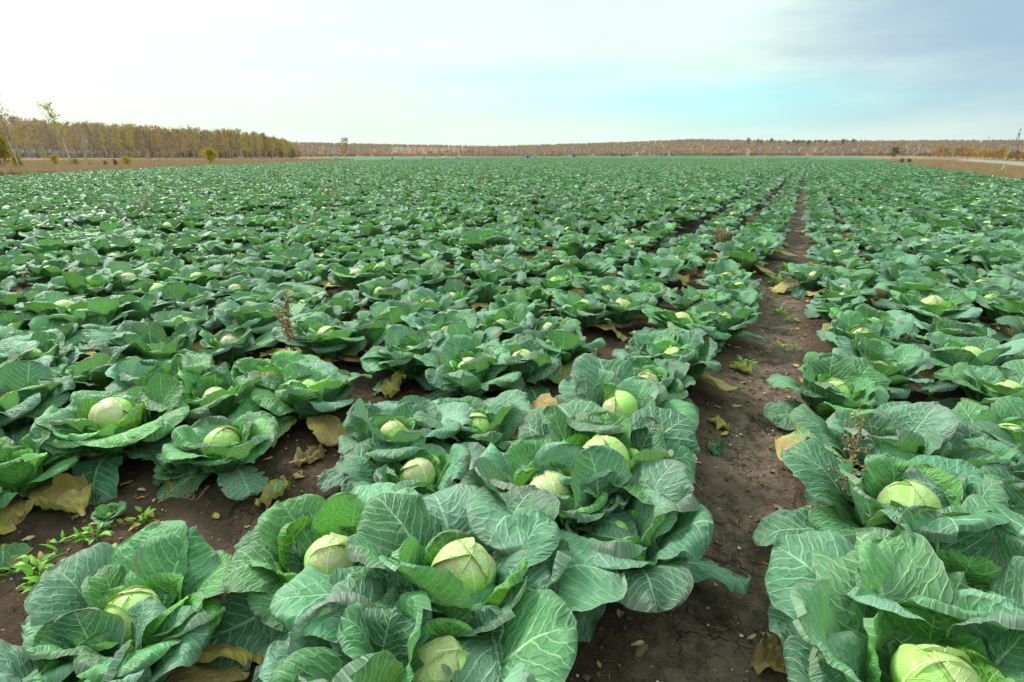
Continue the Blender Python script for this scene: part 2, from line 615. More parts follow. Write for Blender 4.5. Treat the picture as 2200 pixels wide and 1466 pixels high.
def ground_z(x, y):
    return terrain(x, y) + soil_height(x, y)


def make_ground():
    r = [0.0, 0.15]
    while r[-1] < 2700:
        r.append(r[-1] * 1.0195 if r[-1] > 0.9 else r[-1] + 0.018)
    r = np.array(r)
    a_in = np.radians(np.arange(-24, 77, 0.27)) if False else None
    # fine angles inside the view (counter-clockwise from +Y), coarse elsewhere
    fine = np.arange(-24.0, 78.0, 0.24)
    coarse = np.arange(78.0, 336.0, 6.0)
    ang = np.radians(np.concatenate([fine, coarse]))
    n = len(ang)
    A, Rr = np.meshgrid(ang, r)
    X, Y = -np.sin(A) * Rr, np.cos(A) * Rr
    Z = ground_z(X, Y)
    V = np.stack([X, Y, Z], -1).reshape(-1, 3)
    i = np.arange(len(r) - 1)[:, None]
    j = np.arange(n)[None, :]
    k = (j + 1) % n
    Q = np.stack([i * n + j, i * n + k, (i + 1) * n + k, (i + 1) * n + j], -1).reshape(-1, 4)
    me = bpy.data.meshes.new('ground')
    me.vertices.add(len(V))
    me.vertices.foreach_set('co', V.ravel())
    me.loops.add(Q.size)
    me.loops.foreach_set('vertex_index', Q.ravel().astype(np.int32))
    me.polygons.add(len(Q))
    me.polygons.foreach_set('loop_start', np.arange(0, Q.size, 4, dtype=np.int32))
    me.polygons.foreach_set('use_smooth', np.ones(len(Q), bool))
    me.update(calc_edges=True)
    # what grows where: r = ploughed field, g = second green crop, b = pasture / dry grass tone
    mrg = in_field(V[:, 0], V[:, 1])
    d = np.hypot(V[:, 0], V[:, 1])
    c = np.ones((len(V), 4))
    c[:, 0] = sstep(mrg, -0.6, 0.6)
    az = np.degrees(np.arctan2(-V[:, 0], V[:, 1]))
    px, py, dp = proj(V)
    s1 = at(700, 343.5)
    s0 = at(1060, 338)
    ok = (dp > 0)
    # the second field lies beyond a grassy baulk on the low side
    dist2 = np.hypot(s1[0], s1[1])
    g = sstep(d, dist2 * 0.99, dist2 * 1.03) * (1 - sstep(d, 600, 640)) * sstep(az, 25, 28) * (1 - sstep(az, 43.5, 45.5))
    g2 = sstep(d, 390, 400) * (1 - sstep(d, 405, 470)) * sstep(az, 42, 46)
    c[:, 1] = np.clip(g + 0.5 * g2, 0, 1) * (1 - c[:, 0])
    c[:, 2] = az > 26
    at_ = me.attributes.new('zone', 'FLOAT_COLOR', 'POINT')
    at_.data.foreach_set('color', c.ravel())
    m, b, out = new_mat('soil')
    zc = b.new('ShaderNodeAttribute', attribute_name='zone').outputs['Color']
    zr, zg, zb = b.xyz(zc)
    co = b.new('ShaderNodeTexCoord').outputs['Object']
    x, y, z = b.xyz(co)
    n1 = b.noise(co, 1.3, 4.0, 0.6)
    n2 = b.noise(co, 14.0, 5.0, 0.65)
    n3 = b.noise(co, 90.0, 4.0, 0.7)
    n4 = b.noise(co, 300.0, 2.0, 0.7)
    soil = b.mix(b.ss(n1, 0.35, 0.7), (0.060, 0.036, 0.025), (0.105, 0.070, 0.050))
    # the dry trodden crust along the path is paler
    crust = b.m('MULTIPLY', b.ss(b.m('ABSOLUTE', b.m('ADD', x, 0.05)), 0.05, 0.34, 1.0, 0.0), b.ss(n2, 0.25, 0.6))
    soil = b.mix(b.m('MULTIPLY', crust, 0.85), soil, (0.175, 0.130, 0.100))
    soil = b.v('SCALE', soil, b.m('ADD', 0.40, b.m('MULTIPLY', n2, 1.2)))
    soil = b.v('SCALE', soil, b.m('ADD', 0.25, b.m('MULTIPLY', n3, 1.5)))
    gr = b.vor(co, 75.0, 'F1', '3D')
    grc = b.vor(co, 75.0, 'F1', '3D', 'Color')
    gx, gy, gz = b.xyz(grc)
    grain = b.m('MULTIPLY', b.ss(gr, 0.10, 0.22, 1.0, 0.0), b.m('GREATER_THAN', gx, 0.86))
    soil = b.mix(b.m('MULTIPLY', grain, 0.75), soil, b.mix(gy, (0.30, 0.20, 0.11), (0.36, 0.30, 0.23)))
    # drying cracks
    wob = b.v('ADD', co, b.v('SCALE', b.noise(co, 9.0, 3.0, 0.6, out=1), 0.10))
    ck = b.vor(wob, 5.2, 'DISTANCE_TO_EDGE', '3D')
    ck2 = b.vor(wob, 12.0, 'DISTANCE_TO_EDGE', '3D')
    cmask = b.ss(b.noise(co, 2.3, 2.0), 0.48, 0.60)
    crack = b.m('MULTIPLY', b.ss(ck, 0.004, 0.022, 1.0, 0.0), cmask)
    crack = b.m('MAXIMUM', crack, b.m('MULTIPLY', b.m('MULTIPLY', b.ss(ck2, 0.006, 0.035, 1.0, 0.0), cmask), 0.5))
    soil = b.mix(b.m('MULTIPLY', crack, 0.75), soil, (0.018, 0.012, 0.010))
    g1 = b.noise(b.comb(b.m('MULTIPLY', x, 0.05), b.m('MULTIPLY', y, 0.05), 0.0), 1.0, 5.0, 0.65)
    g2_ = b.noise(b.comb(b.m('MULTIPLY', x, 0.9), b.m('MULTIPLY', y, 0.9), 0.0), 1.0, 4.0, 0.7)
    past = b.mix(b.ss(g1, 0.38, 0.62), (0.15, 0.085, 0.045), (0.23, 0.165, 0.085))
    past = b.mix(b.m('MULTIPLY', b.ss(g2_, 0.45, 0.7), 0.5), past, (0.10, 0.07, 0.035))
    past = b.mix(b.m('MULTIPLY', zb, 0.6), past, (0.175, 0.090, 0.045))
    crop2 = b.mix(g2_, (0.035, 0.12, 0.07), (0.06, 0.17, 0.09))
    col = b.mix(zg, past, crop2)
    col = b.mix(zr, col, soil)
    h = b.m('ADD', b.m('MULTIPLY', n2, 0.8), b.m('ADD', b.m('MULTIPLY', n3, 0.55), b.m('MULTIPLY', n4, 0.18)))
    h = b.m('SUBTRACT', h, b.m('MULTIPLY', crack, 0.5))
    h = b.m('ADD', h, b.m('MULTIPLY', grain, 0.25))
    principled(b, out, col, 0.95, 0.15, b.bump(h, 0.95, 0.035))
    me.materials.append(m)
    o = bpy.data.objects.new('ground', me)
    COL.objects.link(o)
    tag(o, kind='structure')
    return o


make_ground()


# ------------------------------------------------------------------ cabbage leaves
def n1d(x, rg, k=16):
    tab = rg.uniform(-1, 1, k)
    x = np.asarray(x, float)
    i = np.floor(x).astype(int)
    f = x - i
    f = f * f * (3 - 2 * f)
    return tab[i % k] * (1 - f) + tab[(i + 1) % k] * f


def leaf_arrays(rg, L, W, ctrl, kappa, ns, nt, base=(0.02, 0.07), pet=0.12, ruffle=0.012, bend=0.0, petw=0.011,
                lift=0.0, wob=0.05, crumple=0.007, rough_tip=0.0, wide_at=0.5, vein=0.0022, zmin=None, twist=0.0, notch=0.0):
    u = np.linspace(0, 1, ns)
    s = 1 - (1 - u) ** 1.35
    s = s / s[-1]
    t = np.linspace(-1, 1, nt)
    t = np.sign(t) * np.abs(t) ** 0.85
    x = np.clip((s - pet) / (1 - pet), 0, 1)
    half = W * np.sqrt(np.clip(1 - (2 * x ** (0.5 / wide_at * 1.0) - 1) ** 2, 0, 1)) ** 0.85 * (0.80 + 0.30 * x)
    half = np.maximum(half, petw * (1 - 0.75 * x)) * np.where(s > 0.995, 0.35, 1)
    ph0 = rg.uniform(0, 10, 8)
    wl = 1 + wob * (n1d(s * 7 + ph0[0], rg) + 0.6 * n1d(s * 17 + ph0[1], rg)) - notch * np.maximum(n1d(s * 11 + ph0[5], rg), 0) ** 2
    wr = 1 + wob * (n1d(s * 7 + ph0[2], rg) + 0.6 * n1d(s * 17 + ph0[3], rg)) - notch * np.maximum(n1d(s * 11 + ph0[6], rg), 0) ** 2
    a = np.where(t[None, :] < 0, half[:, None] * wl[:, None], half[:, None] * wr[:, None]) * t[None, :]
    cs, ct = zip(*ctrl)
    sf = np.linspace(0, 1, 200)
    th = np.radians(np.interp(sf, cs, ct))
    for _ in range(3):
        th = np.convolve(np.pad(th, 10, 'edge'), np.ones(21) / 21, 'valid')
    rr = base[0] + np.concatenate([[0], np.cumsum(np.cos(th[:-1])) * L / 199])
    zz = base[1] + np.concatenate([[0], np.cumsum(np.sin(th[:-1])) * L / 199])
    th_s = np.interp(s, sf, th)
    r_s, z_s = np.interp(s, sf, rr), np.interp(s, sf, zz)
    kap = kappa if np.ndim(kappa) else np.full(ns, float(kappa))
    kap = np.where(np.abs(kap) < 1e-3, 1e-3, kap)
    kap = kap + (1 - sstep(s, 0, pet + 0.15)) * 25      # channelled stalk
    phi = np.clip(a * kap[:, None], -2.6, 2.6)
    lat = np.sin(phi) / kap[:, None]
    nr = (1 - np.cos(phi)) / kap[:, None]
    # margin ruffles, long swells and the quilting between veins
    at_ = np.abs(t)[None, :]
    left = (t[None, :] < 0)
    mg = np.where(left, n1d(s * 5 + ph0[4], rg)[:, None], n1d(s * 5.4 + ph0[5], rg)[:, None])
    mg2 = np.where(left, n1d(s * 9 + ph0[6], rg)[:, None], n1d(s * 9 + ph0[7], rg)[:, None])
    tipw = sstep(s, 0.75, 1.0)[:, None]
    env = np.maximum(at_ ** 2.5, tipw * 0.9)
    mgt = np.where(tipw > 0, (1 - tipw) * mg + tipw * n1d(t * 2.2 + ph0[1], rg)[None, :], mg)
    nr = nr + ruffle * env * (1.4 * mgt + 0.7 * mg2 * at_ ** 2) * sstep(s, pet, pet + 0.25)[:, None]
    nr = nr + lift * np.maximum(at_ - 0.6, 0) ** 2 / 0.16
    yl = (s * 1.0)[:, None] + 0 * a
    axl = np.abs(a) / L
    q = yl - (0.62 * axl + 0.9 * axl ** 2)
    side = np.where(a > 0, 0.45, 0.0)
    nr = nr - vein * np.cos(2 * pi * (q * 5.5 + side - 0.5)) * sstep(axl, 0.02, 0.10) * sstep(s, pet, pet + 0.2)[:, None]
    sw = n1d(s * 2.3 + ph0[2], rg)
    nr = nr + 0.010 * (L / 0.3) * sw[:, None] * sstep(s, 0.1, 0.5)[:, None]
    o1, o2 = rg.uniform(0, 50, 2)
    nr = nr + crumple * (fbm(yl * 5 + o1, a / W * 2.2 + o2, 3, 5, .6) - .5) * 2 * sstep(s, pet, pet + .2)[:, None]
    tw = twist * s[:, None]
    lat, nr = lat * np.cos(tw) - nr * np.sin(tw), lat * np.sin(tw) + nr * np.cos(tw)
    X = r_s[:, None] - np.sin(th_s)[:, None] * nr
    Z = z_s[:, None] + np.cos(th_s)[:, None] * nr
    Y = lat + bend * (s ** 2)[:, None]
    if zmin is not None:
        Z = np.where(Z < zmin, zmin + 0.12 * (Z - zmin) + 0.004 * np.sin(X * 90 + Y * 70), Z)
        Z = np.maximum(Z, zmin - 0.012)
    V = np.stack([X, Y, Z], -1).reshape(-1, 3)
    plan = np.stack([a / L + 0.5, yl], -1).reshape(-1, 2)
    edge = np.stack([np.broadcast_to((t * 0.5 + 0.5)[None, :], a.shape), np.broadcast_to(s[:, None], a.shape)], -1).reshape(-1, 2)
    i = np.arange(ns - 1)[:, None]
    j = np.arange(nt - 1)[None, :]
    Q = np.stack([i * nt + j, i * nt + j + 1, (i + 1) * nt + j + 1, (i + 1) * nt + j], -1).reshape(-1, 4)
    return V, Q, plan, edge


def arrays_mesh(name, parts, mats):
    """parts: (V, Q, plan, edge, material index, tint)"""
    n = 0
    Vs, Qs, P1, P2, MI, TI = [], [], [], [], [], []
    for V, Q, p1, p2, mi, ti in parts:
        Vs.append(V)
        Qs.append(Q + n)
        n += len(V)
        P1.append(p1[Q.ravel()])
        P2.append(p2[Q.ravel()])
        MI.append(np.full(len(Q), mi))
        if ti is not None:
            TI.append(np.tile(np.array([*ti, 1.0]), (len(V), 1)))
    V, Q = np.concatenate(Vs), np.concatenate(Qs)
    me = bpy.data.meshes.new(name)
    me.vertices.add(len(V))
    me.vertices.foreach_set('co', V.ravel())
    me.loops.add(Q.size)
    me.loops.foreach_set('vertex_index', Q.ravel().astype(np.int32))
    me.polygons.add(len(Q))
    me.polygons.foreach_set('loop_start', np.arange(0, Q.size, 4, dtype=np.int32))
    me.polygons.foreach_set('use_smooth', np.ones(len(Q), bool))
    for m_ in mats:
        me.materials.append(m_)
    me.polygons.foreach_set('material_index', np.concatenate(MI).astype(np.int32))
    for nm, P in (('plan', P1), ('edge', P2)):
        uvl = me.uv_layers.new(name=nm)
        uvl.data.foreach_set('uv', np.concatenate(P).ravel().astype(np.float32))
    if TI:
        at_ = me.attributes.new('tint', 'FLOAT_COLOR', 'POINT')
        at_.data.foreach_set('color', np.concatenate(TI).ravel().astype(np.float32))
    me.update(calc_edges=True)
    return me


HR, HZ = 0.083, 0.182      # head radius and the height of its middle


def leaf_kind(kind, rg, ns, nt):
    U = rg.uniform
    if kind == 'wrapper':
        k = U(1.02, 1.10)
        Rr = HR * k
        span = U(2.75, 3.7)
        n = 12
        ctrl = [(i / n, math.degrees(span) * i / n) for i in range(n + 1)]
        return leaf_arrays(rg, Rr * span, Rr * U(1.25, 1.55), ctrl, 1 / Rr, ns, nt, (0.0, HZ - Rr), 0.03, 0.0035, lift=-U(0.002, 0.013), wob=0.02, vein=0.0008, petw=0.03, crumple=0.0022)
    if kind == 'inner':
        L, Rr = U(0.225, 0.295), U(0.098, 0.118)
        top = U(60, 105) if U() < 0.6 else U(-10, 45)
        return leaf_arrays(rg, L, U(0.10, 0.14), [(0, -5), (0.20, 40), (0.45, 84), (0.75, 94), (0.88, U(85, 100)), (1, top)], np.linspace(1 / Rr, U(5, 9.5), ns), ns, nt,
                           (0.015, HZ - Rr * 1.02), 0.08, U(0.006, 0.014), U(-.02, .02), lift=-U(0, 0.018), twist=U(-.15, .15))
    if kind == 'mid':
        L = U(0.28, 0.36)
        return leaf_arrays(rg, L, U(0.115, 0.152), [(0, U(5, 25)), (0.25, U(54, 70)), (0.6, U(64, 84)), (0.85, U(50, 84)), (1, U(0, 75))], np.linspace(U(5, 8), U(2.5, 7.0), ns), ns, nt,
                           (0.02, 0.065), 0.14, U(0.010, 0.020), U(-.05, .05), lift=-U(-0.004, 0.030), twist=U(-.3, .3), zmin=0.01, notch=U(0, .12))
    if kind == 'outer':
        L = U(0.34, 0.44)
        e = U(-50, -5)
        return leaf_arrays(rg, L, U(0.135, 0.175), [(0, U(15, 35)), (0.25, U(40, 60)), (0.55, U(24, 58)), (0.8, U(-10, 35)), (1, e)], np.linspace(U(1, 6), U(-4, 4), ns), ns, nt,
                           (0.02, 0.055), 0.17, U(0.012, 0.024), U(-.07, .07), lift=-U(-0.006, 0.028), twist=U(-.4, .4), zmin=0.012, notch=U(0, .18))
    if kind == 'low':
        L = U(0.36, 0.46)
        return leaf_arrays(rg, L, U(0.095, 0.145), [(0, 12), (0.25, 18), (0.5, -10), (0.8, -24), (1, -20)], np.linspace(U(0, 6), U(-6, 4), ns), ns, nt,
                           (0.02, 0.06), 0.18, U(0.012, 0.030), U(-.09, .09), lift=U(-0.02, 0.012), twist=U(-.5, .5), zmin=0.010, notch=U(.1, .45), crumple=0.020)
    if kind == 'dry':      # a shed leaf lying on the soil, crumpled
        L = U(0.17, 0.27)
        return leaf_arrays(rg, L, U(0.06, 0.10), [(0, 10), (0.3, 14), (0.6, -8), (1, U(-14, 22))], np.linspace(U(-6, 8), U(-9, 9), ns), ns, nt,
                           (-L / 2, 0.015), 0.12, U(0.016, 0.036), U(-.05, .05), lift=U(-0.02, 0.03), twist=U(-.4, .4), zmin=0.006, notch=U(.3, .6), crumple=0.045)


def ball_arrays(n=10, m=14, R0=HR):
    th = np.linspace(0.02, pi - 0.02, n)
    ph = np.linspace(0, 2 * pi, m + 1)
    T, P = np.meshgrid(th, ph, indexing='ij')
    V = np.stack([R0 * np.sin(T) * np.cos(P), R0 * np.sin(T) * np.sin(P), HZ - R0 * np.cos(T) * 0.99], -1).reshape(-1, 3)
    plan = np.stack([0.5 + (P / (2 * pi) - 0.5) * 0.9 * np.sin(T), T / pi], -1).reshape(-1, 2)
    edge = np.stack([P / (2 * pi), T / pi], -1).reshape(-1, 2)
    w = m + 1
    i = np.arange(n - 1)[:, None]
    j = np.arange(m)[None, :]
    Q = np.stack([i * w + j, i * w + j + 1, (i + 1) * w + j + 1, (i + 1) * w + j], -1).reshape(-1, 4)
    return V, Q, plan, edge


KINDS = {'wrapper': 8, 'inner': 12, 'mid': 16, 'outer': 18, 'low': 10, 'dry': 8}
POOL = {}
for lod, (ns, nt) in {'hi': (36, 25), 'lo': (12, 10)}.items():
    for kind, cnt in KINDS.items():
        rg = np.random.default_rng(sum(map(ord, kind)) * 7)
        mats = [M['head'] if kind == 'wrapper' else M['leaf']]
        POOL[lod, kind] = [arrays_mesh(kind + '_leaf', [(*leaf_kind(kind, rg, ns, nt), 0, None)], mats) for _ in range(cnt)]
POOL['hi', 'ball'] = arrays_mesh('head', [(*ball_arrays(16, 22), 0, None)], [M['head']])
POOL['lo', 'ball'] = arrays_mesh('head', [(*ball_arrays(9, 12), 0, None)], [M['head']])


def head_lo(rg):
    parts = [(*ball_arrays(8, 12), 0, None)]
    a0 = rg.uniform(0, 6.28)
    for i in range(3):
        V, Q, p, e = leaf_kind('wrapper', rg, 10, 8)
        a = a0 + i * 2.1
        V = V @ np.array([[cos(a), sin(a), 0], [-sin(a), cos(a), 0], [0, 0, 1]])
        parts.append((V, Q, p, e, 0, None))
    return arrays_mesh('head', parts, [M['head']])


POOL['lo', 'head'] = [head_lo(np.random.default_rng(500 + i)) for i in range(8)]


def stem_mesh():
    mb = MB()
    mb.tube([(0, 0, -0.03), (0.002, 0, 0.03), (0, 0.001, 0.08), (0, 0, 0.11)], [0.022, 0.019, 0.021, 0.012], 8)
    return mb.mesh('stem', M['stem'])


STEM = stem_mesh()


def leaf_obj(mesh, root, az, tilt=0.0, roll=0.0, sc=1.0, tint=(0.1, 0, 0.3), name='leaf'):
    o = bpy.data.objects.new(name, mesh)
    o.rotation_euler = (roll, -tilt, az)
    o.scale = (sc, sc, sc)
    o.color = (*tint, 1)
    o.parent = root
    COL.objects.link(o)
    return o


def cabbage(p, rg, lod='hi', size=1.0, openness=0.5, head=1.0, fresh=0.0, purple=0.4, rot=0.0, withered=0.3, lean=(0, 0), face=None, staged=False):
    U = rg.uniform
    root = empty('cabbage', (p[0], p[1], float(ground_z(p[0], p[1])) - 0.005), U(0, 2 * pi) if face is None else face)
    root.rotation_euler.x, root.rotation_euler.y = lean
    root.scale = (size, size, size)
    hi = lod == 'hi'
    pick = lambda k: POOL[lod, k][rg.integers(len(POOL[lod, k]))]
    a0 = U(0, 6.28)
    htint = (U(0, 0.5) + 0.3 * (1 - head), rot, U(0.0, 1.0))
    hs = head
    # the head sits at HZ however large it is
    if hi:
        hb = leaf_obj(POOL['hi', 'ball'], root, a0, 0, 0, 1.0, htint, 'head')
        hb.scale = (hs, hs, hs)
        hb.location = (0, 0, HZ * (1 - hs) + 0.014 * openness + (0.006 if head > .75 else 0))
        for i in range(4):
            w = leaf_obj(pick('wrapper'), hb, i * 1.6 + U(-.4, .4), U(-.06, .06), U(-.06, .06), 1.0, (min(1, max(0, htint[0] + U(-.3, .5))), rot * U(.6, 1.0), U(0, .85)), 'wrapper_leaf')
        leaf_obj(STEM, root, 0, name='stem')
    else:
        hb = leaf_obj(POOL['lo', 'head'][rg.integers(8)], root, a0, 0, 0, 1.0, htint, 'head')
        hb.scale = (hs, hs, hs)
        hb.location = (0, 0, HZ * (1 - hs) + 0.014 * openness + (0.006 if head > .75 else 0))
    # the near cabbages in the photo open towards the path end: low leaves there, tall ones behind
    front = math.atan2(-p[1], -p[0]) - root.rotation_euler.z

    def opened(a):
        if not staged:
            return (-0.03, .97) if head > .7 else (0.0, 1.0)
        c = cos(a - front)
        return (-0.13 * c, 1 - .07 * c) if c > 0 else (-0.10 * c, 1 - .10 * c)
    na = 5 if hi else 4
    pu = lambda: min(1.0, max(0.0, purple + U(-.35, .45)))
    for i in range(na):
        a = a0 + i * 2 * pi / na + U(-.35, .35)
        dt, ds = opened(a)
        leaf_obj(pick('inner'), root, a, -U(0.0, 0.26) * openness + dt * .8, U(-.1, .1), U(0.9, 1.08) * (0.80 + 0.20 * hs) * ds,
                 (min(1, max(0, fresh + U(.35, .85))), 0, pu() * .6))
    nm = 7 if hi else 6
    for i in range(nm):
        a = a0 + i * 2 * pi / nm + U(-.3, .3) + .5
        dt, ds = opened(a)
        leaf_obj(pick('mid'), root, a, U(-.22, .12) - 0.14 * (openness - .5) + dt, U(-.2, .2), U(0.85, 1.1) * ds, (max(0, fresh + U(-.15, .30)), 0, pu()))
    no = 8 if hi else 6
    for i in range(no):
        leaf_obj(pick('outer'), root, a0 + i * 2 * pi / no + U(-.3, .3), U(-.10, .16), U(-.2, .2), U(0.82, 1.06), (max(0, fresh + U(-.25, .3)), 0.0 if U() > .12 else U(.08, .2), pu()))
    nl = 4 if hi else 2
    for i in range(nl):
        old = U() < withered
        if old:
            o = leaf_obj(pick('low'), root, a0 + i * 2 * pi / nl + U(-.6, .6), U(-.03, .03), U(-.06, .06), U(0.85, 1.12) if hi else U(1.0, 1.25), (0.2, U(.35, 1.0), .2), 'withered_leaf')
            o['label'] = 'yellowed lower leaf' if o.color[1] < 0.7 else 'brown withered lower leaf'
        else:
            leaf_obj(pick('low'), root, a0 + i * 2 * pi / nl + U(-.6, .6), U(-.03, .05), U(-.06, .06), U(0.75, 1.0), (max(0, U(-.1, .15)), U(0, .16), pu()))
    return root


# joined cabbages for the rest of the field
def field_variant(k):
    rg = np.random.default_rng(900 + k)
    U = rg.uniform
    parts = []
    hs = U(0.55, 1.0)
    a0 = U(0, 6.28)

    def put(arr, a, tilt, roll, sc, mi, tint, dz=0.0):
        V, Q, p, e = arr
        V = V * sc
        c, s_ = cos(tilt), sin(tilt)
        V = V @ np.array([[c, 0, s_], [0, 1, 0], [-s_, 0, c]])
        c, s_ = cos(roll), sin(roll)
        V = V @ np.array([[1, 0, 0], [0, c, s_], [0, -s_, c]])
        c, s_ = cos(a), sin(a)
        V = V @ np.array([[c, s_, 0], [-s_, c, 0], [0, 0, 1]])
        V[:, 2] += dz
        parts.append((V, Q, p, e, mi, tint))
    ht = (U(0, .4), 0, U(0, 1))
    put(ball_arrays(6, 9), a0, 0, 0, hs, 1, ht, HZ * (1 - hs) + .03)
    for i in range(2):
        put(leaf_kind('wrapper', rg, 8, 6), a0 + i * 3, 0, 0, hs, 1, (ht[0], 0, U(0, 1)), HZ * (1 - hs) + .03)
    op = U(.2, .9)
    for kind, n, t0, t1, sc, fr in (('inner', 4, -.4 * op, -.05 * op, .95, .35), ('mid', 6, -.2, .12, .98, .12), ('outer', 6, -.1, .16, .95, 0.0), ('low', 1, 0, 0, .9, 0)):
        for i in range(n):
            old = kind == 'low' and U() < .4
            put(leaf_kind(kind, rg, 9, 7), a0 + i * 2 * pi / n + U(-.3, .3), U(t0, t1), U(-.15, .15), sc * U(.88, 1.1), 0, (max(0, fr + U(-.2, .25)), U(.4, .9) if old else 0, U(0, .8)))
    me = arrays_mesh('field_cabbage', parts, [M['leaf_far'], M['head_far']])
    return bpy.data.objects.new('field_cabbage', me)


def scatter_gn(name, variants, P, rot, scl, idx, vec_scale=False):
    """one object whose points carry copies of the variants"""
    me = bpy.data.meshes.new(name)
    me.vertices.add(len(P))
    me.vertices.foreach_set('co', np.asarray(P, np.float32).ravel())
    for nm, arr, ty in (('rz', rot, 'FLOAT'), ('sc', scl, 'FLOAT'), ('ix', idx, 'INT')):
        a = me.attributes.new(nm, ty, 'POINT')
        a.data.foreach_set('value', np.asarray(arr, np.int32 if ty == 'INT' else np.float32))
    o = bpy.data.objects.new(name, me)
    COL.objects.link(o)
    col = bpy.data.collections.new(name + '_kinds')
    for i, v in enumerate(variants):
        v.name = f'{name}_kind_{i:03d}'
        col.objects.link(v)
    ng = bpy.data.node_groups.new(name + '_scatter', 'GeometryNodeTree')
    ng.interface.new_socket('Geometry', in_out='INPUT', socket_type='NodeSocketGeometry')
    ng.interface.new_socket('Geometry', in_out='OUTPUT', socket_type='NodeSocketGeometry')
    N, Lk = ng.nodes, ng.links
    gi, go = N.new('NodeGroupInput'), N.new('NodeGroupOutput')
    ci = N.new('GeometryNodeCollectionInfo')
    ci.inputs['Collection'].default_value = col
    ci.inputs['Separate Children'].default_value = True
    ci.inputs['Reset Children'].default_value = True
    ip = N.new('GeometryNodeInstanceOnPoints')
    ip.inputs['Pick Instance'].default_value = True

    def attr(nm, ty):
        n = N.new('GeometryNodeInputNamedAttribute')
        n.data_type = ty
        n.inputs['Name'].default_value = nm
        return n.outputs['Attribute']
    cx = N.new('ShaderNodeCombineXYZ')
    Lk.new(attr('rz', 'FLOAT'), cx.inputs[2])
    Lk.new(gi.outputs[0], ip.inputs['Points'])
    Lk.new(ci.outputs[0], ip.inputs['Instance'])
    Lk.new(attr('ix', 'INT'), ip.inputs['Instance Index'])
    Lk.new(cx.outputs[0], ip.inputs['Rotation'])
    Lk.new(attr('sc', 'FLOAT'), ip.inputs['Scale'])
    Lk.new(ip.outputs[0], go.inputs[0])
    md = o.modifiers.new('scatter', 'NODES')
    md.node_group = ng
    return o


